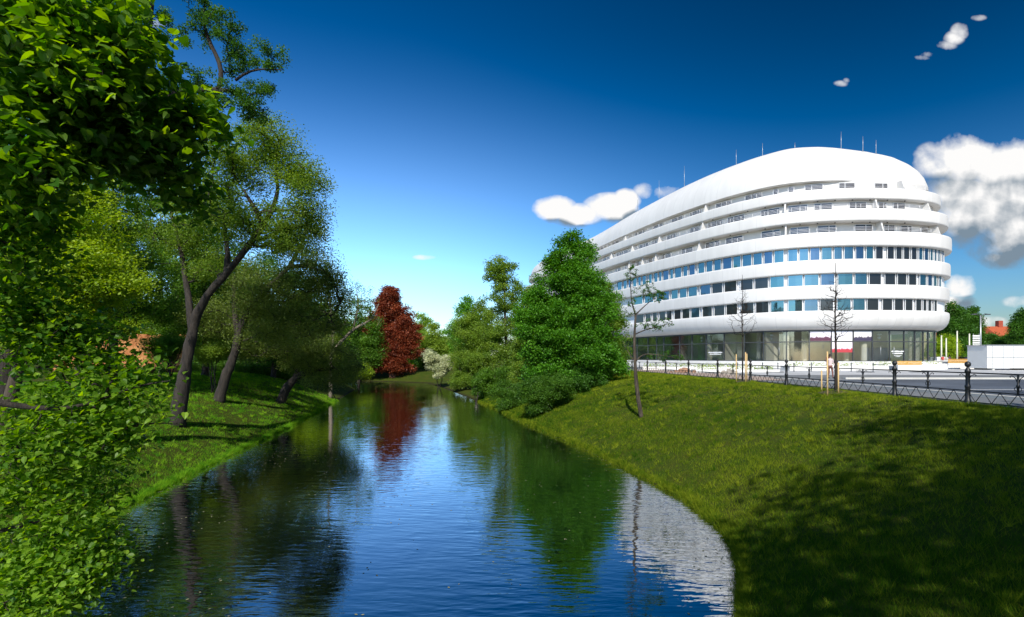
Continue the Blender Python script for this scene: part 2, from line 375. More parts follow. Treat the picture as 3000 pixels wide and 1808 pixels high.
def tufts(n, side, seed, edge=False):
    rng = np.random.default_rng(seed); d = 6+(np.exp(rng.uniform(0, 1, n)*2.2)-1)*7.0
    if side == 'r': x = XR(d)+(rng.uniform(-.02, .22, n) if edge else (FXL(d)-XR(d)-.3)*rng.uniform(0, 1, n))
    else: x = XL(d)-(rng.uniform(-.02, .22, n) if edge else 12*rng.uniform(0, 1, n))
    m_ = 26; k = np.repeat(np.arange(n), m_); R_ = rng.uniform(.04, .2, n)[k]
    a = rng.uniform(0, 2*PI, n*m_); r_ = R_*np.sqrt(rng.uniform(0, 1, n*m_)); X_ = x[k]+r_*np.cos(a); Y_ = d[k]+r_*np.sin(a)
    h = rng.uniform(.10, .24, n)[k]*rng.uniform(.5, 1.2, n*m_); w_ = np.maximum(.008, d[k]*.0008)
    t = np.clip(rng.normal(.45, .3, n)[k]+rng.normal(0, .12, n*m_), 0, 1); mb = MB()
    tris(mb, np.stack([X_, Y_, np.maximum(ground(X_, Y_), -.05)-.01], -1), h, w_, rng, .6, t); return mb
for side, sd, nm, lab, e_ in (('r', 3, 'grass_tufts', 'taller tufts and weeds scattered over the right bank', False), ('r', 4, 'waterside_grass', 'long grass overhanging the right water edge', True), ('l', 5, 'waterside_grass', 'long grass overhanging the left water edge', True), ('l', 6, 'grass_tufts', 'taller tufts scattered over the left bank', False)):
    o = tufts(2600 if not e_ else 1500, side, sd, e_).build(nm, GRASS if side == 'r' else bpy.data.materials['lush_grass'], tint=True); struct(o, 'stuff'); tag(o, lab, 'grass')
# ------------------------------------------------------------------ trees
def leafverts(kind):
    if kind == 'quad':
        v = np.array([(0, 0, 0), (.33, .45, .05), (0, 1, 0), (-.33, .45, .05)]); f = [(0, 1, 2, 3)]
    elif kind == 'fold':
        v = np.array([(0, 0, 0), (.36, .30, .10), (.28, .72, .06), (0, 1, -.06), (-.28, .72, .06), (-.36, .30, .10)]); f = [(0, 1, 2, 3), (0, 3, 4, 5)]
    elif kind == 'heart':
        v = np.array([(0, 0, 0), (.20, -.07, .05), (.40, .10, .10), (.43, .38, .10), (.28, .68, .05), (.10, .90, -.04), (0, 1.06, -.12),
                      (-.20, -.07, .05), (-.40, .10, .10), (-.43, .38, .10), (-.28, .68, .05), (-.10, .90, -.04), (0, .45, -.01)])
        f = [(0, 1, 2, 12), (12, 2, 3, 4), (12, 4, 5, 6), (0, 12, 8, 7), (12, 10, 9, 8), (12, 6, 11, 10)]
    elif kind == 'lobed':   # maple
        v = np.array([(0, 0, 0), (.45, .05, .06), (.28, .28, .05), (.60, .50, .06), (.25, .55, .04), (0, 1., -.05), (-.25, .55, .04), (-.60, .50, .06), (-.28, .28, .05), (-.45, .05, .06)])
        f = [(0, 1, 2, 5), (2, 3, 4, 5), (5, 6, 7, 8), (0, 5, 8, 9)]
    return v, np.array(f)
def leaves(mb, pos, size, kind, rng, up=.6, tint=None, mat=0, droop=0.):
    n = len(pos)
    nrm = rng.normal(0, 1, (n, 3)); nrm[:, 2] = np.abs(nrm[:, 2])+up; nrm /= np.linalg.norm(nrm, axis=1)[:, None]
    d = rng.normal(0, 1, (n, 3)); d[:, 2] -= droop; d -= nrm*np.sum(d*nrm, 1)[:, None]; d /= np.linalg.norm(d, axis=1)[:, None]+1e-9
    s = np.cross(d, nrm)
    lv, lf = leafverts(kind)
    size = np.broadcast_to(size, (n,))
    v = pos[:, None]+size[:, None, None]*(s[:, None]*lv[None, :, 0, None]+d[:, None]*lv[None, :, 1, None]+nrm[:, None]*lv[None, :, 2, None])
    f = (np.arange(n)[:, None, None]*len(lv)+lf[None]).reshape(-1, 4)
    if tint is None: tint = np.clip(rng.normal(.45, .2, n), 0, 1)
    mb.add(v.reshape(-1, 3), f, mat, False, np.repeat(tint, len(lf)))
def grow(limbs, tips, rng, tipr=.012, gnarl=.12, upb=.35, expo=2.3):
    """limbs: [(points, radii)]; tips: attraction points. Returns wood MB and list of twig paths"""
    mb = MB(); nodes = []; par = []; rad0 = []
    for pts, rad in limbs:
        pts = np.asarray(pts, float); m = max(2, int(sum(np.linalg.norm(np.diff(pts, axis=0), axis=1))/.5))
        t = np.linspace(0, len(pts)-1, m*2); tt = np.arange(len(pts))
        # smooth interpolation
        from_ = np.stack([np.interp(t, tt, pts[:, k]) for k in range(3)], -1)
        for _ in range(2):
            from_[1:-1] = (from_[:-2]+2*from_[1:-1]+from_[2:])/4
        r = np.interp(t, tt, rad)
        jit = rng.normal(0, 1, from_.shape)*r[:, None]*.04; jit[0] = 0; from_ = from_+jit
        mb.tube(from_, r*(1+.05*np.sin(np.arange(len(r))*.7+rng.uniform(0, 6))), 10, 0)
        b = len(nodes)
        for q in range(len(from_)):
            nodes.append(from_[q]); par.append(-1); rad0.append(r[q])
    nodes = [np.array(q) for q in nodes]; NB = len(nodes)
    cap = np.zeros((NB+len(tips)*6, 3)); cap[:NB] = nodes; n = NB
    tips = np.asarray(tips)
    dmin = np.array([np.min(np.linalg.norm(cap[:NB]-t, axis=1)) for t in tips]); order = np.argsort(dmin)
    paths = []; parent = {}
    for o in order:
        t = tips[o]; dv = t-cap[:n]; dist = np.linalg.norm(dv, axis=1)
        cost = dist*(1+upb*(dv[:, 2] < 0))+upb*np.maximum(0, -dv[:, 2])
        k = int(np.argmin(cost)); a = cap[k]; L_ = dist[k]
        if L_ < .05: continue
        m = 4
        ctrl = (a+t)/2+np.array([0, 0, -L_*.12])+rng.normal(0, gnarl, 3)*L_
        tt = np.linspace(0, 1, m+1)[:, None]
        pth = (1-tt)**2*a+2*tt*(1-tt)*ctrl+tt**2*t
        pth[1:-1] += rng.normal(0, gnarl*.25, (m-1, 3))*L_
        ids = [k]
        for q in range(1, m+1):
            cap[n] = pth[q]; ids.append(n); parent[n] = ids[-2]; n += 1
        paths.append(ids)
    area = np.zeros(n); 
    for ids in paths: area[ids[-1]] += tipr**expo
    for q in range(n-1, NB-1, -1):
        area[q] = max(area[q], tipr**expo)
        area[parent[q]] += area[q]
    for ids in paths:
        r = np.array([area[q]**(1/expo) for q in ids])
        if ids[0] < NB: r[0] = min(r[1]*1.15, rad0[ids[0]]*.9)
        else: r[0] = min(r[0], r[1]*1.3)
        mb.tube(cap[ids], r, 5 if r[0] > .03 else 4, 0, True, False)
    return mb, [cap[ids] for ids in paths]
def blobs(bl, n, rng, shell=.35):
    """random points in a union of ellipsoids (c, r, weight)"""
    w = np.array([b[2] if len(b) > 2 else np.prod(b[1])**(2/3) for b in bl]); w = w/w.sum()
    k = rng.choice(len(bl), n, p=w); c = np.array([b[0] for b in bl])[k]; r = np.array([b[1] for b in bl])[k]
    u = rng.normal(0, 1, (n, 3)); u /= np.linalg.norm(u, axis=1)[:, None]
    return c+u*r*(rng.uniform(0, 1, n)**shell)[:, None]
def tree(name, label, cat, base, limbs, bl, ntips, lpt, lsize, spread, lmat, bark, seed, kind='quad', group=None, tipr=.012, up=.6, droop=0., gnarl=.12, tintbias=0., shell=.35, flat=.7, upb=.35, crown='foliage', hollow=0.):
    rng = np.random.default_rng(seed)
    root = thing(name, label, cat, base, group)
    tips = blobs(bl, ntips, rng, shell)
    wood, paths = grow(limbs, tips, rng, tipr, gnarl, upb)
    wood.build('trunk', bark, root)
    if lpt > 0:
        ends = []
        for p in paths:
            ends.append(p[-1]); 
        ends = np.array(ends)
        mids = np.array([p[3] for p in paths]); mids2 = np.array([p[2] for p in paths])
        cen = np.concatenate([ends, ends, ends, mids, mids, mids2])
        ctint = np.clip(rng.normal(.45+tintbias, .16, len(ends)), 0, 1); ct = np.concatenate([ctint]*6)
        n = int(len(ends)*lpt); k = rng.integers(0, len(cen), n)
        off = rng.normal(0, 1, (n, 3)); off /= np.linalg.norm(off, axis=1)[:, None]; off *= (rng.uniform(0, 1, n)**.6)[:, None]*spread; off[:, 2] *= flat
        pos = cen[k]+off
        mb = MB()
        leaves(mb, pos, lsize*rng.uniform(.65, 1.25, n), kind, rng, up, np.clip(ct[k]+rng.normal(0, .13, n), 0, 1), 0, droop)
        mb.build(crown, lmat, root, tint=True)
    return root
def S(c, d, rpx, dd, w=None):
    """ellipsoid given where it sits on site: centre (px,py,d), half sizes in px at that distance, half depth in m"""
    r = (rpx[0]/FX_*d, dd, rpx[1]/FX_*d); e = (P(c[0], c[1], d), np.array(r))
    return e if w is None else (*e, w)
def LM(pts, rad): return ([P(*p) for p in pts], rad)
LF = dict(
    maple=leafmat('maple_leaf', (.028, .105, .006), (.095, .24, .018), .42),
    olive=leafmat('olive_leaf', (.05, .115, .012), (.19, .27, .035), .45),
    bronze=leafmat('young_bronze_leaf', (.05, .08, .016), (.16, .22, .035), .4),
    dark=leafmat('dark_leaf', (.016, .06, .008), (.065, .16, .018), .4),
    mid=leafmat('mid_leaf', (.03, .085, .01), (.10, .20, .02), .45),
    yellow=leafmat('yellow_green_leaf', (.09, .17, .010), (.29, .38, .03), .5),
    linden=leafmat('linden_leaf', (.03, .095, .008), (.22, .35, .03), .58, .45),
    copper=leafmat('copper_leaf', (.06, .015, .010), (.28, .08, .03), .4),
    lime=leafmat('lime_leaf', (.09, .17, .015), (.22, .33, .04), .45),
    bloom=leafmat('cream_blossom', (.10, .14, .05), (.55, .56, .38), .35))

# --- left bank, leaning trees
def gz(px, d):  # ground height below a spot
    x = (px-1500)/1600*d; return G(x, d)
def gp(px, d, dz=0):
    x = (px-1500)/1600*d; return np.array([x, d, G(x, d)+dz])
def gpy(px, d): return 1045-(gz(px, d)-5)/d*1600
b = gp(515, 29, -.15)
tree('leaning_tree', 'big forked tree leaning to the right, thickest trunk on the left bank', 'tree', b,
     [([b, P(535, 1130, 29), P(548, 1050, 29), P(562, 980, 29), P(572, 930, 29), P(610, 860, 28.6), P(665, 800, 28.3), P(735, 712, 28), P(795, 625, 28), P(815, 560, 28), P(808, 480, 28), P(822, 410, 28)], [.48, .34, .28, .26, .24, .19, .17, .15, .12, .09, .06, .04]),
      LM([(562, 975, 29), (556, 900, 29.3), (545, 830, 29.5), (532, 740, 29.6), (520, 690, 29.6), (500, 630, 29.6)], [.21, .17, .15, .12, .09, .05]),
      LM([(665, 800, 28.3), (668, 740, 28.8), (655, 660, 29), (680, 590, 29)], [.18, .13, .1, .06]),
      LM([(770, 665, 28), (755, 620, 27.5), (725, 580, 27), (715, 555, 27)], [.15, .12, .09, .06])],
     [S((690, 470, 28), 28, (120, 85), 3), S((800, 430, 28), 28, (85, 75), 3), S((880, 510, 28), 28, (65, 75), 2.5), S((900, 610, 28), 28, (50, 80), 2.5), S((830, 680, 28), 28, (90, 80), 2.5), S((600, 590, 29), 29, (90, 85), 3), S((700, 640, 28), 28, (110, 90), 3), S((540, 700, 30), 30, (60, 70), 2.5), S((620, 780, 30), 30, (60, 60), 2)],
     620, 140, .085, .8, LF['olive'], M['darkbark'], 11, 'fold', tipr=.015, gnarl=.2, shell=.6)
b = gp(640, 38, -.15)
tree('leaning_tree', 'darker slender tree arching over the water, second trunk on the left bank', 'tree', b,
     [([b, P(662, 1100, 38), P(690, 1030, 38), P(702, 960, 38), P(740, 895, 37.7), P(790, 840, 37.4), P(850, 780, 37), P(880, 720, 37), P(905, 660, 37)], [.40, .32, .27, .24, .20, .17, .14, .10, .05]),
      LM([(700, 1000, 38), (690, 940, 38.5), (685, 860, 39), (690, 800, 39)], [.24, .2, .15, .08]),
      LM([(850, 780, 37), (900, 780, 36), (960, 800, 35.5), (990, 850, 35.3)], [.13, .11, .08, .04])],
     [S((890, 700, 37), 37, (65, 75), 3), S((910, 800, 36), 36, (90, 60), 3), S((820, 880, 37), 37, (100, 60), 3), S((960, 850, 36), 36, (60, 60), 3), S((740, 830, 38), 38, (80, 80), 3), S((780, 960, 38), 38, (110, 60), 3), S((620, 930, 39), 39, (80, 60), 2), S((880, 950, 36.5), 36.5, (90, 50), 2.5), S((960, 930, 36), 36, (60, 45), 2)],
     600, 130, .095, .9, LF['bronze'], M['darkbark'], 12, 'fold', tipr=.012, gnarl=.2)
b = gp(820, 46, -.1)
tree('leaning_tree', 'small dark tree bent low over the river edge', 'tree', b,
     [([b, P(838, 1140, 46), P(862, 1110, 46), P(900, 1088, 45.5), P(960, 1080, 45), P(1030, 1080, 44.5), P(1060, 1072, 44)], [.42, .36, .30, .24, .17, .10, .05]),
      LM([(862, 1110, 46), (880, 1060, 46.4), (900, 1010, 46.6), (890, 960, 46.8)], [.2, .17, .12, .06]),
      LM([(900, 1088, 45.5), (945, 1115, 44.8), (975, 1150, 44.5), (985, 1175, 44.4)], [.1, .08, .05, .02])],
     [S((880, 1000, 46), 46, (100, 55), 3), S((960, 1040, 45), 45, (90, 40), 3), S((1030, 1085, 44.5), 44.5, (45, 26), 2), S((960, 1110, 45), 45, (70, 26), 2), S((770, 1000, 47), 47, (90, 55), 3), S((900, 1065, 45.5), 45.5, (80, 30), 2.5), S((690, 960, 46), 46, (60, 50), 2.5)],
     460, 140, .10, .85, LF['bronze'], M['darkbark'], 13, 'fold', tipr=.012, gnarl=.22)
b = gp(968, 62, -.1)
tree('thin_tree', 'pale thin stemmed tree with sparse leaves left of the copper beech', 'tree', b,
     [([b, P(970, 1040, 62), P(978, 960, 62), P(965, 880, 62), P(958, 800, 62)], [.22, .2, .15, .11, .05]),
      LM([(970, 1040, 62), (1000, 1000, 62), (1035, 965, 62), (1090, 935, 62), (1110, 890, 62)], [.2, .19, .16, .11, .05]),
      LM([(1035, 965, 62), (1050, 900, 62), (1045, 850, 62)], [.1, .08, .04])],
     [S((960, 820, 62), 62, (60, 60), 3), S((1050, 880, 62), 62, (60, 50), 3), S((1010, 930, 62), 62, (80, 50), 3), S((940, 930, 62), 62, (50, 60), 3), S((1090, 930, 62), 62, (30, 40), 2)],
     260, 60, .14, .7, LF['mid'], M['palebark'], 14, 'quad', tipr=.02, gnarl=.2)
# --- tall tree with the dark branch against the sky
b = gp(10, 19, -.1)
tree('tall_tree', 'tall tree whose dark crooked branch stands against the sky at top left', 'tree', b,
     [([b, P(20, 1000, 19), P(40, 700, 19), P(150, 470, 19), P(390, 330, 18.6), P(520, 268, 18), P(600, 262, 17.8), P(650, 265, 17.6), P(720, 268, 17.5)], [.36, .32, .26, .2, .16, .11, .09, .075, .03]),
      LM([(640, 262, 17.6), (655, 215, 17.6), (640, 170, 17.6), (610, 125, 17.6), (592, 60, 17.6), (600, 10, 17.6)], [.085, .075, .065, .055, .04, .02]),
      LM([(690, 235, 17.6), (725, 205, 17.5), (770, 200, 17.4), (825, 205, 17.3)], [.045, .035, .025, .015]),
      LM([(390, 330, 18.6), (420, 200, 18.6), (440, 60, 18.6), (450, -40, 18.6)], [.15, .12, .09, .05])],
     [S((600, 45, 17.6), 17.6, (60, 50), 1.2), S((665, 90, 17.6), 17.6, (45, 50), 1), S((690, 160, 17.6), 17.6, (60, 45), 1), S((790, 165, 17.4), 17.4, (50, 45), .9), S((560, 110, 17.6), 17.6, (40, 40), .8), S((740, 255, 17.5), 17.5, (70, 35), 1), S((560, 215, 17.8), 17.8, (80, 40), 1), S((640, 290, 17.8), 17.8, (90, 40), 1), S((740, 320, 17.6), 17.6, (45, 45), .8), S((400, 30, 18.6), 18.6, (80, 60), 1.5), S((430, 330, 18.6), 18.6, (90, 90), 2), S((250, 200, 19), 19, (230, 180), 5), S((180, 450, 19), 19, (240, 130), 4), S((420, 440, 19), 19, (120, 80), 1.5)],
     1000, 130, .058, .24, LF['dark'], M['darkbark'], 15, 'fold', tipr=.006, gnarl=.2)

# --- foreground linden: branches reach into the view from a trunk left of the camera
def fg_branches():
    rng = np.random.default_rng(21)
    root = thing('linden_tree', 'nearest tree, large heart shaped bright leaves hanging in from the left edge', 'tree', (-8.2, 4.6, G(-8.2, 4.6)-.1))
    o = np.array(root.location)
    limbs = [([o, o+(.1, .1, 2.5), o+(.3, .3, 5), o+(.5, .5, 7.5), o+(.7, .6, 10)], [.26, .22, .18, .13, .06]),
             ([o+(.1, .1, 2.6), P(-250, 1150, 5.2), P(-20, 1180, 5.6), P(200, 1205, 5.8), P(400, 1130, 6.0), P(500, 1115, 6.0)], [.09, .06, .035, .022, .012, .005]),
             ([o+(.1, .1, 2.2), P(-200, 1330, 5.6), P(60, 1350, 6.), P(240, 1290, 6.1), P(420, 1240, 6.2), P(520, 1240, 6.2)], [.09, .06, .035, .02, .012, .005]),
             ([o+(.05, .1, 1.4), P(-250, 1600, 5.6), P(0, 1560, 6.2), P(200, 1500, 6.4), P(330, 1450, 6.5)], [.08, .05, .03, .018, .006]),
             ([o+(.05, .1, 1.), P(-250, 1800, 6.), P(0, 1750, 6.3), P(150, 1700, 6.4), P(300, 1640, 6.5)], [.07, .05, .03, .018, .006]),
             ([o+(.2, .2, 3.2), P(-220, 900, 5.5), P(0, 950, 6), P(130, 980, 6.4), P(280, 1000, 6.6)], [.07, .05, .03, .018, .006]),
             ([o+(.3, .3, 6.), P(-250, 300, 4.5), P(80, 300, 4.8), P(300, 200, 5), P(420, 120, 5.1), P(470, 90, 5.2)], [.10, .07, .04, .025, .014, .006]),
             ([o+(.3, .3, 5.), P(-150, 560, 4.8), P(200, 500, 5.3), P(340, 495, 5.6), P(420, 470, 5.7), P(560, 395, 5.8), P(640, 360, 5.9)], [.10, .07, .04, .025, .016, .008, .004]),
             ([o+(.4, .4, 7.), P(-150, 60, 4.6), P(120, 60, 5.), P(300, 30, 5.3), P(380, 10, 5.4)], [.08, .06, .03, .02, .008])]
    bl = [S((180, 1010, 6), 6, (190, 90), .6), S((330, 1100, 6), 6, (160, 50), .35), S((400, 1200, 6.1), 6.1, (110, 50), .3), S((180, 1230, 6), 6, (190, 110), .6), S((60, 900, 5.8), 5.8, (110, 110), .6),
          S((120, 1420, 6.2), 6.2, (170, 110), .5), S((290, 1440, 6.3), 6.3, (75, 60), .3), S((110, 1640, 6.4), 6.4, (170, 130), .5), S((270, 1640, 6.5), 6.5, (90, 120), .35), S((330, 1300, 6.2), 6.2, (80, 50), .3), S((60, 1780, 6.3), 6.3, (200, 60), .5),
          S((150, 100, 4.9), 4.9, (190, 130), .8), S((320, 90, 5.1), 5.1, (110, 90), .5), S((420, 130, 5.2), 5.2, (45, 45), .3), S((230, 290, 5.), 5., (220, 110), .8), S((400, 260, 5.3), 5.3, (100, 80), .5), S((350, 430, 5.5), 5.5, (200, 80), .6), S((520, 350, 5.7), 5.7, (90, 45), .3), S((610, 370, 5.8), 5.8, (65, 30), .25),
          S((480, 480, 5.8), 5.8, (100, 50), .35), S((540, 570, 6.2), 6.2, (80, 30), .3), S((60, 430, 4.8), 4.8, (130, 130), .6), S((40, 600, 5.2), 5.2, (110, 90), .5), S((60, 750, 5.5), 5.5, (90, 110), .5)]
    for c_, r_ in (((-7.6, 5., 4.6), (1.9, 1.8, 1.9)), ((-7.2, 5.6, 7.2), (2.2, 2., 2.)), ((-8.8, 4.6, 9.6), (2.3, 2.2, 2.)), ((-6.6, 6.4, 10.5), (1.8, 1.6, 1.6)), ((-9.6, 5., 6.4), (1.8, 1.8, 1.8))): bl.append((np.array(c_), np.array(r_), 1))
    w = [min(b[1][0]*b[1][2], .42) for b in bl]; bl = [(*b[:2], w_) for b, w_ in zip(bl, w)]
    tips = blobs(bl, 1500, rng, .5)
    wood, paths = grow(limbs, tips, rng, .0035, .15, .1)
    wood.build('trunk', M['darkbark'], root)
    mb = MB(); ends = np.array([p[-1] for p in paths]); m1 = np.array([p[3] for p in paths]); m2 = np.array([p[2] for p in paths])
    cen = np.concatenate([ends, ends, m1, m2]); NL = 40000; k = rng.integers(0, len(cen), NL)
    ct = np.clip(rng.normal(.45, .15, len(ends)), 0, 1); ct = np.concatenate([ct]*4)
    pos = cen[k]+rng.normal(0, .13, (NL, 3)); young = np.clip((3.6-pos[:, 2])*.12, -.25, .02)  # height tint, not leaf age: shade on upper leaves painted into their colour
    leaves(mb, pos, rng.uniform(.045, .10, NL)*np.where(pos[:, 2] > 6.2, 1.2, .85), 'heart', rng, .9, np.clip(ct[k]+young+rng.normal(0, .18, NL), 0, 1), 0, .9)
    mb.build('foliage', LF['linden'], root, tint=True)
fg_branches()
# --- layers further back at the left
def round_tree(name, label, px, d, wpx, top, bot, lmat, bark, seed, tips=260, lpt=170, ls=.16, spread=.9, kind='quad', group=None, cat='tree', taper=.5, trunk=.25, dd=None, gnarl=.12, tipr=.02, shell=.4, flat=.7, tb=0., bx=None, prof=None, core=.45):
    """upright tree: crown from row top to row bot at distance d, half width wpx"""
    rng = np.random.default_rng(seed+1000)
    bx = px if bx is None else bx
    b = gp(bx, d, -.1); sc = d/1600
    W = wpx*sc; zt = CZ+(HZ-top)*sc; zb = CZ+(HZ-bot)*sc; x0 = (px-1500)*sc
    dd = dd or W*.8; bl = []; n = 9
    H = zt-zb
    pf = prof or [(0, .62), (.15, .92), (.35, 1), (.6, .9), (.8, .62), (.93, .34), (1, .12)]
    for u in np.linspace(.06, .94, 9):
        pr_ = float(np.interp(u, [q[0] for q in pf], [q[1] for q in pf]))
        for k_ in range(7):
            a = rng.uniform(0, 2*PI); q_ = W*pr_*rng.uniform(.3, .82); r_ = max(.25, W*pr_*rng.uniform(.2, .34))
            bl.append((np.array([x0+math.cos(a)*q_, d+math.sin(a)*q_*dd/W, zb+u*H+rng.uniform(-.04, .04)*H]), np.array([r_, r_, max(H*.06, r_*.6)])))
        r_ = W*pr_*.86; bl.append((np.array([x0, d, zb+u*H]), np.array([r_, r_*dd/W, max(H*.09, r_*.35)]), core*r_**2))
    bl = [b_ if len(b_) == 3 else (*b_, float(b_[1][0]**2)) for b_ in bl]
    bl.append((np.array([x0, d, zt-.05*H]), np.array([W*.08, W*.08, H*.05]), W*W*.02))
    zm = zb+H*.75
    limbs = [([b, (b+(x0, d, zb))/2*np.array([1, 1, 1])+(.1, 0, 0), np.array([x0, d, zb+H*.15]), np.array([x0+.1, d, zb+H*.45]), np.array([x0, d, zm])], [trunk*1.2, trunk, trunk*.8, trunk*.5, trunk*.15])]
    return tree(name, label, cat, b, limbs, bl, tips, lpt, ls, spread, lmat, bark, seed, kind, group, tipr=tipr, gnarl=gnarl, shell=shell, flat=flat, tintbias=tb)

round_tree('yellow_green_tree', 'yellow green fine leaved tree at the left edge behind the large leaves', 110, 12.5, 330, 490, 980, LF['yellow'], M['bark'], 31, 620, 220, .06, .42, 'fold', tipr=.006, trunk=.14, dd=1.6, bx=-150)
WD = 'trees of the park behind the left bank'
round_tree('park_tree', 'dense dark tree filling the gap left of the forked tree', 330, 38, 280, 330, 960, LF['mid'], M['darkbark'], 32, 420, 240, .13, .9, 'quad', WD, trunk=.3, dd=4)
round_tree('park_tree', 'dark green tree high behind the left edge of the view', 40, 30, 300, 300, 900, LF['dark'], M['darkbark'], 33, 400, 230, .13, .8, 'quad', WD, trunk=.3, dd=3)
round_tree('park_tree', 'green tree directly behind the fork of the leaning tree', 600, 50, 200, 560, 1030, LF['mid'], M['darkbark'], 34, 360, 240, .17, 1.0, 'quad', WD, trunk=.28)
round_tree('park_tree', 'shaded tree behind the arching slender tree', 800, 62, 190, 740, 1060, LF['dark'], M['darkbark'], 35, 300, 230, .2, 1.1, 'quad', WD, trunk=.28)
round_tree('park_tree', 'light green tree between the leaning tree and the thin pale tree', 900, 85, 150, 850, 1070, LF['yellow'], M['bark'], 36, 300, 200, .26, 1.3, 'quad', WD, trunk=.3)
round_tree('park_tree', 'green tree just left of the copper beech', 1050, 112, 110, 910, 1080, LF['mid'], M['bark'], 37, 260, 190, .32, 1.5, 'quad', WD, trunk=.3)
round_tree('park_tree', 'lime coloured tree seen through the forked crown', 470, 70, 200, 500, 1010, LF['yellow'], M['bark'], 38, 320, 220, .2, 1.3, 'quad', WD, trunk=.35)
round_tree('park_tree', 'lower dark tree in front of the ruined wall', 230, 48, 190, 650, 985, LF['dark'], M['darkbark'], 39, 300, 220, .16, .9, 'quad', WD, trunk=.25)
round_tree('park_tree', 'farthest park tree behind the left wood', 700, 110, 260, 760, 1060, LF['mid'], M['bark'], 40, 280, 200, .34, 2., 'quad', WD, trunk=.4)
round_tree('park_tree', 'broad green tree behind the ruined wall', 60, 75, 330, 480, 1010, LF['mid'], M['bark'], 41, 320, 220, .24, 1.6, 'quad', WD, trunk=.4)

def shade_tree(x, y, lab):  # trees out of view, added to cast shade over the right bank
    rng = np.random.default_rng(int(44+x)); g_ = G(x, y); bl = []
    for k in range(22):
        a = rng.uniform(0, 2*PI); r_ = rng.uniform(.2, 8.5); bl.append((np.array([x+math.cos(a)*r_, y+math.sin(a)*r_, g_+rng.uniform(6, 18)]), np.array([2.6, 2.6, 2.2])))
    tree('unseen_shade_tree', lab, 'tree', (x, y, g_-.1), [([(x, y, g_-.1), (x, y, g_+5), (x+.2, y, g_+12)], [.4, .3, .12])], bl, 430, 55, .34, 2.0, LF['mid'], M['bark'], 45)
shade_tree(15., -3.5, 'unseen broad tree right of the viewpoint, added to shade the bank by the fence')
shade_tree(15.5, -12, 'unseen broad tree behind the viewpoint, added for shade, farthest back on the right bank top')
shade_tree(7.5, -9.5, 'unseen broad tree behind the viewpoint, added for shade, lowest on the right bank')
rng = np.random.default_rng(46); mb = MB(); n = 60000
px_ = rng.uniform(-300, 1330, n); dd_ = rng.uniform(135, 175, n); top_ = np.interp(px_, [-300, 600, 900, 1100, 1330], [17, 17, 13, 10, 7])*(1+.25*lump(px_*.05, dd_*.05, 2.))
x_ = (px_-1500)/1600*dd_; pos = np.stack([x_, dd_, 2.5+top_*rng.uniform(0, 1, n)**.8], -1); leaves(mb, pos, .9, 'quad', rng, .4, np.clip(.45+.25*lump(x_*.3, dd_*.3, 1)+rng.normal(0, .12, n), 0, 1))
for k in range(60):
    x0 = rng.uniform(-170, -20); y0 = rng.uniform(135, 165); mb.tube([(x0, y0, 2), (x0+.3, y0, 12)], [.35, .15], 6)
o = struct(mb.build('far_wood', LF['mid'], tint=True), 'stuff'); tag(o, 'distant green wood closing the view behind the left park', 'wood')
# --- centre
b = gp(1150, 113, -.1)
rng0 = np.random.default_rng(3)
cb = []
for u, w_ in ((.0, 70), (.1, 85), (.2, 92), (.3, 94), (.4, 92), (.5, 88), (.6, 76), (.7, 60), (.8, 50), (.88, 40), (.95, 22)):
    yy_ = 1075-u*225
    for k_ in range(6):
        w_ *= .93; cb.append(S((1152-u*14+rng0.uniform(-.75, .75)*w_, yy_, 113+rng0.uniform(-2.5, 2.5)), 113, (w_*.5, 17), 2.4))
tree('copper_beech', 'dark red copper beech at the far end of the water', 'tree', b,
     [([b, P(1150, 1060, 113), P(1150, 1000, 113), P(1148, 930, 113), P(1142, 870, 113)], [.75, .5, .4, .26, .08])],
     cb, 640, 190, .34, 1.5, LF['copper'], M['redbark'], 51, 'quad', tipr=.03, flat=.55)
FAR = 'trees closing the view beyond the river bend'
round_tree('far_tree', 'pale lime tree peeping over the shrubs right of the beech', 1235, 170, 65, 915, 1075, LF['lime'], M['bark'], 52, 160, 150, .45, 2., 'quad', FAR, trunk=.4)
round_tree('far_tree', 'olive rounded tree right of the copper beech', 1275, 125, 62, 950, 1110, LF['olive'], M['bark'], 53, 220, 170, .32, 1.4, 'quad', FAR, trunk=.3, tb=.2)
round_tree('far_tree', 'dull green tree behind the copper beech', 1130, 190, 120, 965, 1080, LF['mid'], M['bark'], 54, 160, 150, .5, 2.5, 'quad', FAR, trunk=.4)
RB = 'trees lining the right bank'
round_tree('bank_tree', 'fresh green spiky topped tree behind the olive ones', 1370, 100, 72, 868, 1080, LF['maple'], M['bark'], 55, 300, 170, .26, 1.1, 'quad', RB, trunk=.3, taper=.3, tb=.3)
round_tree('bank_tree', 'broad olive tree left of the slim tall tree', 1400, 80, 100, 885, 1110, LF['olive'], M['darkbark'], 56, 380, 200, .20, 1.0, 'quad', RB, trunk=.25, tb=.1)
b = gp(1483, 68, -.1)
tree('bank_tree', 'slim tall sparse tree rising above its neighbours on the right bank', 'tree', b,
     [([b, P(1484, 1040, 68), P(1480, 930, 68), P(1478, 840, 68), P(1472, 765, 68)], [.24, .2, .16, .1, .03])],
     [S((1470, 790, 68), 68, (50, 40), 1.5), S((1450, 800, 68), 68, (32, 30), 1.2), S((1478, 860, 68), 68, (60, 50), 2), S((1470, 950, 68), 68, (75, 60), 2.5), S((1490, 1040, 68), 68, (70, 50), 2.5)],
     330, 110, .17, .75, LF['olive'], M['bark'], 57, 'fold', RB, tipr=.015)
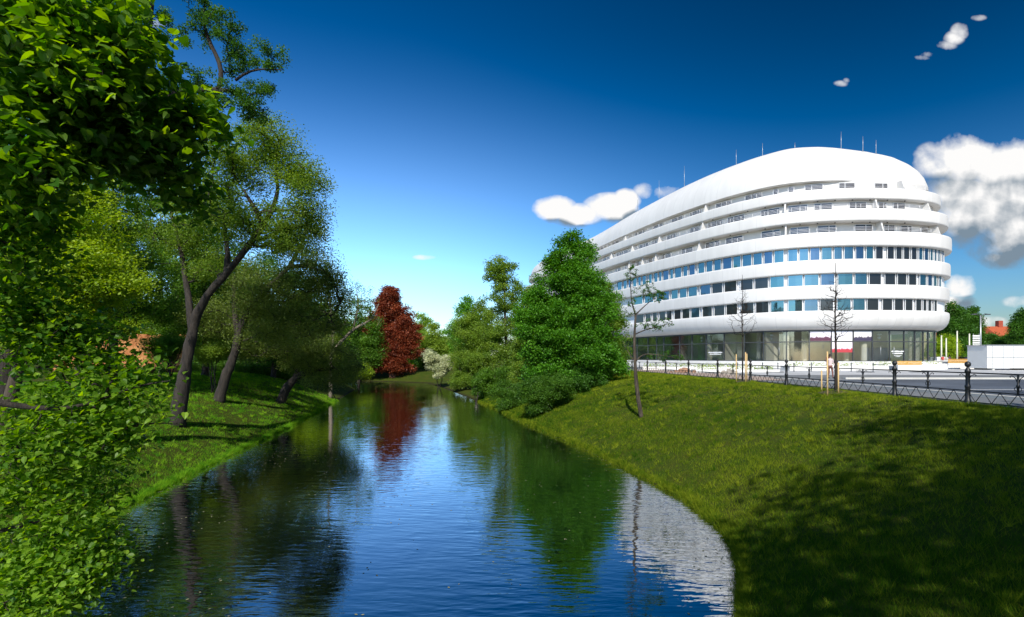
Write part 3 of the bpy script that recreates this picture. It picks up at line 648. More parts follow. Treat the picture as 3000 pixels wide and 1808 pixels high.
round_tree('bank_tree', 'tall full bright green maple hiding the end of the white building', 1668, 48, 180, 682, 1165, LF['maple'], M['darkbark'], 58, 1150, 160, .16, .75, 'lobed', RB, trunk=.24, dd=4.0, tipr=.016, tb=-.02, bx=1648, core=1.1, prof=[(0, .6), (.15, .9), (.3, 1), (.5, .97), (.62, .84), (.75, .62), (.87, .42), (.95, .26), (1, .1)])
round_tree('bank_tree', 'smaller olive tree under the right side of the maple', 1775, 54, 85, 830, 1090, LF['olive'], M['darkbark'], 59, 280, 190, .14, .75, 'quad', RB, trunk=.15, tb=-.15)
round_tree('bank_tree', 'olive tree filling the space between slim tall tree and maple', 1555, 58, 75, 850, 1120, LF['olive'], M['darkbark'], 60, 300, 190, .16, .8, 'quad', RB, trunk=.18)
SH = 'shrubs along the right bank'
def shrub(label, px, d, wpx, top, bot, lm, seed, tips=160, lpt=170, ls=.13, spread=.55, kind='quad', name='shrub', group=SH, dd=None, tb=0.):
    rng = np.random.default_rng(seed+77); b = gp(px, d, -.05); sc = d/1600; W = wpx*sc; x0 = (px-1500)*sc; zt = CZ+(HZ-top)*sc; zb = CZ+(HZ-bot)*sc; H = zt-zb
    bl = [(np.array([x0+rng.uniform(-.6, .6)*W, d+rng.uniform(-.5, .5)*(dd or W), zb+rng.uniform(.15, .75)*H]), np.array([W*.38, W*.4, H*.25])) for _ in range(9)]
    limbs = [([b, b+(rng.uniform(-.3, .3)*W, rng.uniform(-.3, .3)*W, H*.4), np.array([x0+rng.uniform(-.5, .5)*W, d, zb+H*.6])], [.05, .04, .02]) for _ in range(4)]
    return tree(name, label, 'shrub', b, limbs, bl, tips, lpt, ls, spread, lm, M['darkbark'], seed, kind, group, tipr=.01, tintbias=tb)
shrub('cream blossoming bush beside the water right of the beech', 1285, 88, 50, 1018, 1105, LF['bloom'], 61, 170, 170, .2, .7, name='flowering_bush')
shrub('low olive bush between the blossoming bush and the slim tree', 1370, 76, 60, 1030, 1135, LF['olive'], 62, 170, 170, .17, .7)
shrub('dark leafy bush at the foot of the slim tree', 1450, 64, 65, 1050, 1165, LF['mid'], 63, 180, 170, .15, .6, tb=.2)
shrub('bush hanging over the water edge left of the maple', 1520, 50, 85, 1085, 1215, LF['mid'], 64, 260, 190, .12, .5, tb=-.1)
shrub('dark bush under the maple touching the river', 1600, 42, 85, 1085, 1228, LF['mid'], 65, 320, 190, .11, .55, tb=-.15)
shrub('shaded bush beneath the right of the maple', 1710, 46, 80, 1060, 1165, LF['dark'], 66, 220, 190, .11, .45)
shrub('deep green bush behind the end of the fence', 1790, 55, 60, 1035, 1115, LF['dark'], 67, 180, 180, .12, .5)
shrub('thin twiggy bush by the pale boulder', 1395, 60, 18, 1098, 1160, LF['mid'], 68, 60, 70, .13, .3)
LB = 'undergrowth below the park trees'
for k_, (px, d, w, t_, bo, lm, lab) in enumerate([(330, 56, 150, 1075, 1110, LF['dark'], 'low dark hedge at the foot of the ruined wall'), (640, 62, 110, 1060, 1100, LF['mid'], 'low green bush behind the two leaning trunks'), (800, 66, 100, 1050, 1105, LF['mid'], 'green bush beyond the bent tree'),
     (930, 80, 80, 1040, 1100, LF['dark'], 'dark bush under the pale thin tree'), (1040, 92, 55, 1060, 1110, LF['yellow'], 'sunlit bush at the left of the river bend'), (500, 45, 90, 960, 1060, LF['mid'], 'leafy bush left of the forked trunk'), (620, 40, 70, 1000, 1060, LF['olive'], 'bronze green bush between the two leaning trunks')]):
    shrub(lab, px, d, w, t_, bo, lm, 80+k_, 150, 170, .0022*d, .012*d, group=LB)

# --- young and staked trees
b = gp(1880, 30.5, -.1)
tree('young_tree', 'slender young tree with few dark leaves leaning on the grass bank before the building', 'tree', b,
     [([b, P(1870, 1170, 30.5), P(1862, 1100, 30.5), P(1860, 1050, 30.5), P(1858, 1000, 30.5), P(1862, 922, 30.5)], [.13, .11, .10, .09, .07, .055]),
      LM([(1862, 922, 30.5), (1850, 890, 30.5), (1848, 850, 30.5), (1846, 800, 30.5)], [.05, .035, .025, .01]),
      LM([(1862, 922, 30.5), (1885, 900, 30.3), (1905, 880, 30.2), (1930, 870, 30)], [.045, .03, .02, .01]),
      LM([(1860, 980, 30.5), (1890, 965, 30.2), (1925, 960, 30), (1970, 945, 29.8)], [.04, .03, .02, .008]),
      LM([(1861, 1060, 30.5), (1885, 1035, 30.3), (1930, 1040, 30), (1990, 1050, 29.8)], [.045, .035, .025, .01]),
      LM([(1861, 1060, 30.5), (1840, 1040, 30.7), (1825, 1000, 30.8)], [.035, .025, .01])],
     [S((1850, 800, 30.5), 30.5, (18, 26), .5, 1.), S((1890, 850, 30.5), 30.5, (40, 25), .8, 1.6), S((1930, 870, 30), 30, (35, 20), .7, 1.3), S((1920, 950, 30), 30, (55, 22), .8, 2.), S((1950, 1045, 30), 30, (60, 18), .8, 1.6), S((1840, 1020, 30.8), 30.8, (25, 35), .6, .8), S((1845, 900, 30.6), 30.6, (20, 30), .6, .7)],
     190, 16, .075, .12, LF['dark'], M['bark'], 71, 'fold', tipr=.006, gnarl=.18)
def sapling(px, d, top, seed, label, stakes, r0):
    b = gp(px, d, -.05)
    dz = lambda py: CZ+(HZ-py)/1600*d
    x = b[0]; zs = dz(top); zb = b[2]; H = zs-zb
    tk = np.array([b, (x+.02, d, zb+H*.3), (x-.03, d, zb+H*.6), (x+.02, d, zb+H*.8), (x, d, zs)])
    bl = [(np.array([x, d, zb+H*.62]), np.array([H*.15, H*.15, H*.20])), (np.array([x, d, zb+H*.78]), np.array([H*.085, H*.085, H*.16]))]
    r = tree('staked_sapling', label, 'tree', b, [(tk, [r0*.95, r0*.75, r0*.55, r0*.35, .010])], bl, 240, 0, .05, .1, LF['bronze'], M['darkbark'], seed, tipr=.0055, gnarl=.1, upb=2.5, group='bare saplings tied between stakes')
    for i_, (spx, sd, t_) in enumerate(stakes):
        q = gp(spx, sd, -.2); mb = MB(); mb.tube([q, (q[0], q[1], CZ+(HZ-t_)/1600*sd)], [.035, .03], 8)
        mb.build('stake', M['stake'], r)
    mb = MB(); q = gp(px, d)
    th = np.linspace(0, 2*PI, 17)[:-1]; ring = [np.array([q[0]+.7*math.cos(a), q[1]+.7*math.sin(a)]) for a in th]
    v = [(p[0], p[1], G(p[0], p[1])+.02) for p in ring]+[(q[0], q[1], q[2]+.12)]
    mb.add(v, [(i_, (i_+1) % 16, 16) for i_ in range(16)], 0, True); mb.build('soil_mound', M['soil'], r)
sapling(2175, 33.5, 805, 72, 'left bare sapling between pale timber stakes by the fence', [(2157, 33.3, 1038), (2184, 32.8, 1032), (2188, 33.6, 1036)], .05)
sapling(2448, 23.8, 770, 73, 'right taller bare sapling with three timber stakes at the top of the bank', [(2407, 24.6, 1085), (2424, 23.2, 1030), (2456, 23.3, 1062)], .06)

# boulder
def rock(px, d, r, seed, label):
    rng = np.random.default_rng(seed); mb = MB(); b = gp(px, d, -.1)
    n, m = 9, 14; v = []
    for i_ in range(n):
        for j_ in range(m):
            a = PI*i_/(n-1); t = 2*PI*j_/m; k = 1+.16*math.sin(3*t+a*2+seed)+.1*rng.normal()
            v.append((b[0]+r*1.15*k*math.sin(a)*math.cos(t), b[1]+r*k*math.sin(a)*math.sin(t)*.7, b[2]+r*.55+r*.85*k*math.cos(a)*(1+.35*math.cos(t))))
    f = [(i_*m+j_, i_*m+(j_+1) % m, (i_+1)*m+(j_+1) % m, (i_+1)*m+j_) for i_ in range(n-1) for j_ in range(m)]
    mb.add(v, f); tag(mb.build('boulder', simple('pale_boulder', (.42, .38, .34), .85, var=.3, scale=3, bump=.4)), label, 'boulder')
rock(1417, 64, .85, 4, 'pale angular boulder on the grass at the right water edge')

# ruined wall left
mb = MB(); rr = np.random.default_rng(8)
base_x = (160-1500)/1600*60; xx = base_x
hs = []
while xx < (520-1500)/1600*60:
    w_ = rr.uniform(.8, 2.0); h_ = rr.choice([4.2, 4.4, 3.4, 4.3]) ; g_ = G(xx, 60)
    mb.box((xx+w_/2, 60+rr.uniform(-.06, .06), g_+h_/2-.3), (w_-.01, .5, h_)); xx += w_+rr.choice([.0, .0, .4])
mw, nt, b_ = mat('ochre_brick_plaster'); L = nt.links
tc = nt.nodes.new('ShaderNodeTexCoord'); n_ = nt.nodes.new('ShaderNodeTexNoise'); n_.inputs['Scale'].default_value = .9; n_.inputs['Detail'].default_value = 9; n_.inputs['Roughness'].default_value = .7
r_ = nt.nodes.new('ShaderNodeValToRGB'); e = r_.color_ramp.elements; e[0].position = .35; e[0].color = (.30, .085, .025, 1); e[1].position = .65; e[1].color = (.52, .26, .09, 1)
q = e.new(.75); q.color = (.45, .36, .22, 1)
L.new(tc.outputs['Object'], n_.inputs['Vector']); L.new(n_.outputs['Fac'], r_.inputs['Fac']); L.new(r_.outputs['Color'], b_.inputs['Base Color']); b_.inputs['Roughness'].default_value = .9
tag(mb.build('ruined_wall', mw), 'old ochre and brick wall glimpsed between trunks of the left park', 'wall')

# ------------------------------------------------------------------ the white building
CP = np.array([(46.4, 69.6), (53.4, 70.6), (58.5, 73.6), (61.2, 79), (61.6, 86), (58.5, 97), (50.5, 112), (40, 130), (29, 147), (17, 157), (8, 157.5), (4, 150), (6, 140), (10.5, 130), (15.4, 117.5), (19.6, 104), (24, 91.5), (28.3, 81.5), (31.8, 75.8), (35.9, 71.8), (41, 70)], float)
def catmull(cp, m=60):
    n = len(cp); o = []
    for i in range(n):
        p0, p1, p2, p3 = cp[i-1], cp[i], cp[(i+1) % n], cp[(i+2) % n]
        for t in np.arange(m)/m:
            o.append(.5*((2*p1)+(-p0+p2)*t+(2*p0-5*p1+4*p2-p3)*t*t+(-p0+3*p1-3*p2+p3)*t**3))
    return np.array(o)
OC = catmull(CP)
for _ in range(160): OC = (np.roll(OC, 1, 0)+2*OC+np.roll(OC, -1, 0))/4
ds = np.linalg.norm(np.roll(OC, -1, 0)-OC, axis=1); SS = np.concatenate([[0], np.cumsum(ds)]); LEN = SS[-1]
OCc = np.vstack([OC, OC[:1]])
tg = np.roll(OC, -1, 0)-np.roll(OC, 1, 0); tg /= np.linalg.norm(tg, axis=1)[:, None]; NR = np.stack([tg[:, 1], -tg[:, 0]], -1); NRc = np.vstack([NR, NR[:1]])
def at(s, off=0.):
    s = np.mod(np.asarray(s, float), LEN)
    x = np.interp(s, SS, OCc[:, 0]); y = np.interp(s, SS, OCc[:, 1]); nx_ = np.interp(s, SS, NRc[:, 0]); ny_ = np.interp(s, SS, NRc[:, 1])
    return np.stack([x+nx_*off, y+ny_*off], -1)
# visible stretch: from far left (index of (4,150)) round the front to the right end
sv0 = SS[11*60]-LEN; sv1 = SS[4*60]
svis = np.linspace(sv0, sv1, 3000)
def s_of(px, off=0.):
    q = at(svis, off); u = CXP+FX_*q[:, 0]/q[:, 1]
    u = np.maximum.accumulate(u); return float(np.interp(px, u, svis))
def sweep_box(mb, s0, s1, o0, o1, z0, z1, m=0, n=None):
    n = n or max(2, int(abs(s1-s0)/.6)+2); s = np.linspace(s0, s1, n)
    a, b = at(s, o0), at(s, o1)
    v = np.concatenate([np.c_[a, np.full(n, z0)], np.c_[b, np.full(n, z0)], np.c_[b, np.full(n, z1)], np.c_[a, np.full(n, z1)]])
    k = np.arange(n-1); f = []
    for p in range(4):
        q = (p+1) % 4; f.append(np.stack([p*n+k, p*n+k+1, q*n+k+1, q*n+k], -1))
    mb.add(v, np.concatenate(f), m); b0 = mb.n-4*n
    mb.f.append((np.array([[b0, b0+n, b0+2*n, b0+3*n]]), m, False)); mb.f.append((np.array([[b0+n-1, b0+4*n-1, b0+3*n-1, b0+2*n-1]]), m, False)); mb.t.append(np.zeros(2))
def ring(mb, prof, m=0, n=420, smooth=True, closed=True, offs=None, zsc=None):
    """sweep a closed profile [(off,z)] round the outline; offs(s) adds to offset"""
    s = np.linspace(0, LEN, n, endpoint=False); k = len(prof); V = []
    add = offs(s) if offs is not None else 0
    for o, z in prof:
        q = at_vec(s, o+add); V.append(np.c_[q, np.broadcast_to(z if zsc is None else zsc(z, s), (n,))])
    v = np.concatenate(V); j = np.arange(n); j2 = (j+1) % n; f = []
    for p in range(k if closed else k-1):
        q = (p+1) % k; f.append(np.stack([p*n+j, q*n+j, q*n+j2, p*n+j2], -1))
    mb.add(v, np.concatenate(f), m, smooth)
def at_vec(s, off):
    off = np.broadcast_to(off, s.shape); a0 = at(s, 0.); a1 = at(s, 1.); return a0+(a1-a0)*off[:, None]
BL = thing('oval_building', 'huge white oval building with curved balcony bands, ribbons of blue windows and domed roof', 'building', (35, 110, 3.5))
zz = lambda z: z+CZ
def runs(o, n=420):
    a = o.data.attributes.new('run', 'FLOAT', 'POINT'); nv = len(o.data.vertices); a.data.foreach_set('value', ((np.arange(nv) % n)*LEN/n).astype(np.float32))
def band(off, z0, z1, inner=-2.4):
    mb = MB(); h = z1-z0
    pr = [(inner, z0+.06), (off-.14, z0), (off-.04, z0+.05), (off, z0+.14), (off+.012, z0+.24), (off+.03, z0+h*.5), (off+.012, z1-.24), (off, z1-.14), (off-.04, z1-.04), (off-.12, z1), (off-.34, z1), (off-.36, z1-.25), (inner, z1-.25)]
    ring(mb, [(o, zz(z)) for o, z in pr]); return mb
for off, z0, z1 in ((.38, 7.38, 9.18), (.50, 10.62, 12.42), (.62, 14.05, 15.9), (.28, 17.3, 18.9), (-.55, 20.3, 21.75)):
    o = band(off, z0, z1).build('parapet_band', M['facade'], BL); runs(o)
    md = o.modifiers.new('es', 'EDGE_SPLIT'); md.split_angle = math.radians(50)
# lowest band: rounded belly
mb = MB()
pr = [(-9, 3.62), (-1.1, 3.5), (-.75, 3.52), (-.3, 3.72), (.05, 4.1), (.3, 4.6), (.42, 5.2), (.40, 5.7), (.33, 5.86), (.22, 5.92), (-.2, 5.92), (-9, 5.92)]
ring(mb, [(o, zz(z)) for o, z in pr]); o = mb.build('parapet_band', M['facade'], BL); runs(o); md = o.modifiers.new('es', 'EDGE_SPLIT'); md.split_angle = math.radians(60)
# roof
s_nose = s_of(2690)
def roof_off(s):
    d = np.abs((s-s_nose+LEN/2) % LEN-LEN/2); return -1.15-1.9*np.exp(-(d/9.)**2)
yS = None
def zroof(z, s):
    y = at(s, 0)[:, 1]; x = at(s, 0)[:, 0]; k = np.interp(y, [70, 85, 104, 120, 150], [1, 1, .93, .8, .65])*np.where(y < 105, np.interp(x, [51, 56, 59, 61, 63], [1, .96, .86, .70, .5]), 1); zb = zz(23.0)
    return zb+(z-zb)*k-np.interp(y, [90, 120, 150], [0, .5, .9])
mb = MB(); pr = [(-3.5, zz(23.15)), (-.12, zz(23.0)), (0, zz(23.08))]
for th in np.radians([8, 18, 28, 38, 48, 58, 68, 78, 88]): pr.append((-8.5*(1-math.cos(th)), zz(23.05)+6.9*math.sin(th)))
ring(mb, pr, offs=roof_off, zsc=zroof, closed=False)
n = 420; base = mb.n-n; mb.f.append((np.array([list(range(base, base+n))]), 0, True)); mb.t.append(np.zeros(1))
o = mb.build('roof', M['facade'], BL); runs(o); md = o.modifiers.new('es', 'EDGE_SPLIT'); md.split_angle = math.radians(50)
# walls
mb = MB(); ring(mb, [(-.14, zz(5.9)), (-.14, zz(14.3))], closed=False); mb.build('wall', M['frame'], BL)
WOFF = {4: -1.1, 5: -1.4, 6: -2.1}
for fl, (za, zb_) in {4: (15.5, 17.45), 5: (18.5, 20.45), 6: (21.4, 23.2)}.items():
    mb = MB(); ring(mb, [(WOFF[fl], zz(za)), (WOFF[fl], zz(zb_))], closed=False); mb.build('wall', M['inner_white'], BL)
Z1 = lambda x: 1650+x/2.0533
def window(s0, s1, o, z0, z1, gm, name='window', fw=.05, splits=(), fm='frame', mull=True, proud=.08):
    mb = MB(); sweep_box(mb, s0, s1, o-.04, o, z0, z1, 0, 3)
    sweep_box(mb, s0-.001, s1+.001, o-.02, o+proud, z0, z0+fw, 1, 3); sweep_box(mb, s0-.001, s1+.001, o-.02, o+proud, z1-fw, z1, 1, 3)
    for a in [s0+fw/2, s1-fw/2]+[s0+(s1-s0)*q for q in splits]: sweep_box(mb, a-fw/2, a+fw/2, o-.02, o+proud-.003, z0+fw, z1-fw, 1, 2)
    return mb.build(name, [gm, M[fm]], BL)
R3 = [(325, 355), (362, 385), (392, 412), (419, 443), (450, 470), (476, 500), (503, 512), (515, 536), (546, 570), (575, 594), (600, 636), (642, 664), (671, 713), (721, 750), (757, 795), (812, 852), (860, 900), (907, 952), (960, 1015), (1022, 1070), (1078, 1135), (1143, 1198), (1208, 1260), (1270, 1328), (1352, 1410), (1420, 1475), (1485, 1543), (1553, 1617), (1627, 1678), (1688, 1745), (1757, 1808), (1820, 1865), (1877, 1923), (1947, 1990), (1999, 2037), (2045, 2083), (2092, 2127), (2136, 2162), (2170, 2197), (2205, 2224), (2230, 2246), (2251, 2266), (2275, 2288)]
R2 = [(425, 480), (490, 545), (560, 595), (600, 640), (650, 693), (700, 745), (753, 808), (825, 888), (895, 960), (970, 1045), (1067, 1143), (1153, 1235), (1245, 1330), (1352, 1442), (1450, 1537), (1548, 1632), (1650, 1742), (1752, 1828), (1838, 1912), (1932, 1998), (2008, 2065), (2075, 2125), (2142, 2183), (2190, 2220), (2225, 2247), (2257, 2274)]
R1 = [(430, 487), (495, 530), (538, 567), (578, 617), (622, 656), (668, 710), (716, 763), (769, 823), (838, 898), (908, 973), (981, 1050), (1070, 1148), (1158, 1238), (1248, 1330), (1352, 1440), (1450, 1533), (1543, 1625), (1645, 1730), (1740, 1815), (1825, 1897), (1918, 1980), (1990, 2045), (2055, 2102), (2118, 2155), (2162, 2185), (2191, 2215), (2228, 2248)]
def darkset(idx, x0):
    return idx
for R, z0, z1, dk in ((R3, 12.42, 14.05, lambda x: 1870 < x < 2130), (R2, 9.18, 10.62, lambda x: (890 < x < 1240) or (1830 < x < 2130)), (R1, 5.93, 7.38, lambda x: x < 760 or (830 < x < 1240) or (1540 < x < 1620) or x > 1820)):
    for i_, (a, b) in enumerate(R):
        window(s_of(Z1(a), 0), s_of(Z1(b), 0), 0., zz(z0-.05), zz(z1+.04), M['darkglass'] if dk(a) else M[('blueglass', 'blueglass2', 'blueglass3', 'blueglass')[(i_*7+int(z0)) % 4]])
# apartment windows behind the balconies
A6 = [(200, 245), (300, 345), (435, 490), (540, 600), (650, 720), (765, 835), (920, 1013), (1096, 1197), (1265, 1293), (1355, 1387), (1453, 1562), (1656, 1753), (1870, 1950)]
A5 = [(240, 275), (325, 400), (460, 520), (538, 565), (625, 680), (765, 820), (872, 960), (990, 1093), (1190, 1305), (1352, 1470), (1507, 1618), (1718, 1823), (1893, 1945), (1980, 2055)]
A4 = [(315, 345), (374, 388), (437, 463), (515, 546), (597, 650), (715, 782), (857, 945), (980, 1083), (1193, 1307), (1365, 1480), (1528, 1640), (1752, 1858), (1928, 1993), (2027, 2095), (2150, 2192)]
for A, fl, z0, z1 in ((A6, 6, 21.55, 22.85), (A5, 5, 18.55, 20.1), (A4, 4, 15.55, 17.12)):
    for a, b in A:
        o = WOFF[fl]; sp = (.62,) if (b-a) > 45 else ()
        if (a+b) % 2: sp = tuple(1-q for q in sp)
        window(s_of(Z1(a), o), s_of(Z1(b), o), o+.05, zz(z0), zz(z1), M['aptglass'], 'balcony_window', splits=sp, fw=.07, proud=.05)
# partitions
for fl, lst, z0, z1, oe in ((6, [370, 850, 2050], 21.5, 23.05, -1.1), (5, [283, 410, 572, 832, 1334, 1888, 2205], 18.65, 20.33, -.5), (4, [392, 472, 552, 812, 1338, 1922, 2262], 15.65, 17.33, .1)):
    for xz in lst:
        s = s_of(Z1(xz), oe); q0 = at([s], WOFF[fl]-.05)[0]; q1 = at([s], oe+.25)[0]; q1b = at([s], oe-.25)[0]; t = at([s+.09], 0)[0]-at([s-.09], 0)[0]
        t = t/np.linalg.norm(t)*.09; v = []
        for sg in (-1, 1):
            v += [(*(q0+t*sg), zz(z0)), (*(q1+t*sg), zz(z0)), (*(q1b+t*sg), zz(z1)), (*(q0+t*sg), zz(z1))]
        mb = MB(); mb.add(v, [(0, 1, 2, 3), (7, 6, 5, 4), (0, 4, 5, 1), (1, 5, 6, 2), (2, 6, 7, 3), (3, 7, 4, 0)]); mb.build('partition', M['white'], BL)
# railings above the parapets
def railing(s0, s1, off, z0, h=.55):
    mb = MB(); n = max(2, int((s1-s0)/.8)); s = np.linspace(s0, s1, n+1); q = at(s, off)
    for dz in (.2, .38, h): mb.tube(np.c_[q, np.full(n+1, z0+dz)], .022, 4)
    for k in range(0, n+1, 2): mb.tube([(*q[k], z0-.05), (*q[k], z0+h)], .025, 4)
    mb.build('railing', M['rail'], BL)
for a, b in ((180, 845), (2060, 2290)): railing(s_of(Z1(a), -.75), s_of(Z1(min(b, 2200)), -.75), -.75, zz(21.75))
for a, b in ((240, 2200),): railing(s_of(Z1(a), .08), s_of(Z1(b), .08), .08, zz(18.9))
for a, b in ((300, 805), (1925, 2240)): railing(s_of(Z1(a), .4), s_of(Z1(b), .4), .4, zz(15.9))
for a, b in A6[6:]: railing(s_of(Z1(a-3), -.8), s_of(Z1(b+3), -.8), -.8, zz(21.75))
for a, b in A4[6:12]: railing(s_of(Z1(a-3), .4), s_of(Z1(b+3), .4), .4, zz(15.9))
# ground floor
GO = -1.0; ZG0, ZG1, ZT = zz(-.62), zz(3.5), zz(1.95)
mb = MB(); ring(mb, [(-6.5, zz(-.7)), (-6.5, zz(3.7))], closed=False); mb.build('inner_wall', M['interior'], BL)
mb = MB(); ring(mb, [(-9.2, zz(-1.5)), (-.75, zz(-1.5)), (-.75, zz(-.62)), (-9.2, zz(-.62))], closed=True, smooth=False); mb.build('plinth', M['whitestone'], BL)
ml = [180, 250, 310, 380, 445, 510, 562, 605, 700, 775, 860, 968, 1090, 1205, 1345, 1480, 1613, 1742, 1860, 1963, 2050, 2115, 2165, 2195]
ss_ = [s_of(Z1(a), GO) for a in ml]; ss_ += [ss_[-1]+2.2, ss_[-1]+5.]
for a, b in zip(ss_[:-1], ss_[1:]):
    mb = MB(); sweep_box(mb, a, b, GO-.03, GO, ZG0, ZG1-.1, 0, 4)
    sweep_box(mb, a-.06, a+.06, GO-.12, GO+.06, ZG0, ZG1-.02, 1, 2)
    sweep_box(mb, a+.06, b-.06, GO-.1, GO+.05, ZT-.06, ZT+.06, 1, 4); sweep_box(mb, a+.06, b-.06, GO-.1, GO+.05, ZG1-.2, ZG1-.03, 1, 4); sweep_box(mb, a+.06, b-.06, GO-.1, GO+.05, ZG0, ZG0+.1, 1, 4)
    mb.build('shop_window', [M['shopglass'], M['anthracite']], BL)
for xz, ln in ((560, 3.0), (705, 3.4), (968, 3.8), (1215, 3.0), (430, 3.)):
    q0 = at([s_of(Z1(xz), GO-.3)], GO-.3)[0]; q1 = q0+np.array([.93, .37])*ln
    c = (q0+q1)/2; an = math.atan2(q1[1]-q0[1], q1[0]-q0[0]); mb = MB(); mb.box((*c, (ZG0+ZG1)/2), (np.linalg.norm(q1-q0), .3, ZG1-ZG0-.02), rz=an); mb.build('cross_wall', M['beige'], BL)
for xz, o in [(1808, -1.6), (1700, -4.), (1450, -4), (1180, -4.5), (2095, -1.7), (2125, -1.9), (1340, -1.6), (880, -1.8)]:
    q0 = at([s_of(Z1(xz), o)], o)[0]; mb = MB(); mb.lathe((*q0, ZG0), [(.38, 0), (.38, ZG1-ZG0)], 16); mb.build('column', M['beige'], BL)
for xz in (1250, 1900, 835):
    q0 = at([s_of(Z1(xz), -2.2)], -2.2)[0]; mb = MB(); mb.lathe((*q0, ZG1-.9), [(.02, .9), (.02, .45), (.28, .42), (.30, .25), (.02, .2), (.02, .0), (.2, -.05), (.1, -.3), (0, -.32)], 12); mb.build('hanging_lamp', M['frame'], BL)
# entrance doors: handles and sign lettering blocks (too small to read in the photograph)
def poster(a, b, z0, z1, matr, name='poster'):
    mb = MB(); sweep_box(mb, s_of(Z1(a), GO)+.08, s_of(Z1(b), GO)-.08, GO+.012, GO+.04, zz(z0), zz(z1), 0, 4); return mb.build(name, matr, BL)
def postermat(name, top, bot, split, band_=None, sc=2.):
    m, nt, b = mat(name); L = nt.links
    tc = nt.nodes.new('ShaderNodeTexCoord'); sx = nt.nodes.new('ShaderNodeSeparateXYZ'); L.new(tc.outputs['Generated'], sx.inputs[0])
    n = nt.nodes.new('ShaderNodeTexNoise'); n.inputs['Scale'].default_value = sc; n.inputs['Detail'].default_value = 4
    mp = nt.nodes.new('ShaderNodeMapping'); mp.inputs['Scale'].default_value = (4, 4, .8); L.new(tc.outputs['Generated'], mp.inputs[0]); L.new(mp.outputs[0], n.inputs['Vector'])
    k = nt.nodes.new('ShaderNodeMath'); k.operation = 'MULTIPLY_ADD'; k.inputs[1].default_value = -.55; L.new(n.outputs['Fac'], k.inputs[0]); L.new(sx.outputs['Z'], k.inputs[2])
    r = nt.nodes.new('ShaderNodeValToRGB'); e = r.color_ramp.elements; e[0].position = max(0, split-.28); e[0].color = (*bot, 1); e[1].position = split-.2; e[1].color = (*top, 1)
    if band_: q = e.new(max(.005, split-.24)); q.color = (*band_, 1)
    L.new(k.outputs[0], r.inputs['Fac']); L.new(r.outputs['Color'], b.inputs['Base Color']); b.inputs['Roughness'].default_value = .35
    return m
poster(1482, 1613, 2.05, 3.3, postermat('print_grey_rose', (.70, .66, .72), (.10, .03, .06), .36, (.35, .22, .28)))
poster(1613, 1742, 2.05, 3.3, simple('print_white', (.78, .76, .80), .35, var=.03))
poster(1613, 1742, .55, 1.88, postermat('print_pink_skyline', (.80, .68, .76), (.45, .05, .06), .30, (.75, .12, .22), 3.))
poster(1745, 1857, 2.05, 3.3, postermat('print_pale_city', (.68, .68, .68), (.06, .05, .09), .34, (.4, .35, .33)))
rs = np.random.default_rng(2)
for xz, wz, zr in ((2010, 75, (.62, .35, .12, -.02)), (915, 85, (.55, .30))):
    for k, z in enumerate(zr):
        a0 = s_of(Z1(xz-wz/2*(1-.22*k)), GO); a1 = s_of(Z1(xz+wz/2*(1-.22*k)), GO); q_ = a0; hgt = .16 if k < 2 else .06; mb = MB()
        while q_ < a1:
            w_ = rs.uniform(.06, .16); sweep_box(mb, q_, q_+w_, GO+.01, GO+.025, zz(z), zz(z)+hgt*rs.choice([.6, 1, 1, .8]), 0, 2); q_ += w_
        mb.build('window_lettering', M['frame'], BL)
for xz in (1905, 1300, 1985):
    q = at([s_of(Z1(xz), GO)], GO+.14)[0]; mb = MB(); mb.tube([(*q, zz(.2)), (*q, zz(1.3))], .03, 6); mb.build('door_handle', M['steel'], BL)
# lightning rods
for xz, yt, yb in ((448, 385, 440), (577, 305, 412), (729, 218, 330), (1041, 122, 192), (1199, 80, 152), (1394, 78, 118), (1672, 12, 100), (1803, 40, 108), (1882, 62, 124)):
    px = Z1(xz); o = -6.5; s = s_of(px, o); q = at([s], o)[0]; d = q[1]; zt = CZ+(HZ-(380+yt/2.0533))/1600*d; zb_ = CZ+(HZ-(380+yb/2.0533))/1600*d
    mb = MB(); mb.tube([(*q, zb_-2.2), (*q, zb_+.3*(zt-zb_)), (*q, zt)], [.05, .035, .015], 5); mb.build('lightning_rod', M['steel'], BL)
# soffit spots
for fl, z, off in ((4, 17.3, -.55), (5, 20.28, -1.0)):
    mb = MB()
    for xz in range(900, 2100, 105):
        q = at([s_of(Z1(xz), off)], off)[0]; mb.lathe((*q, zz(z)-.1), [(0, 0), (.09, 0), (.09, .14)], 8)
    mb.build('soffit_lamp', M['anthracite'], BL)

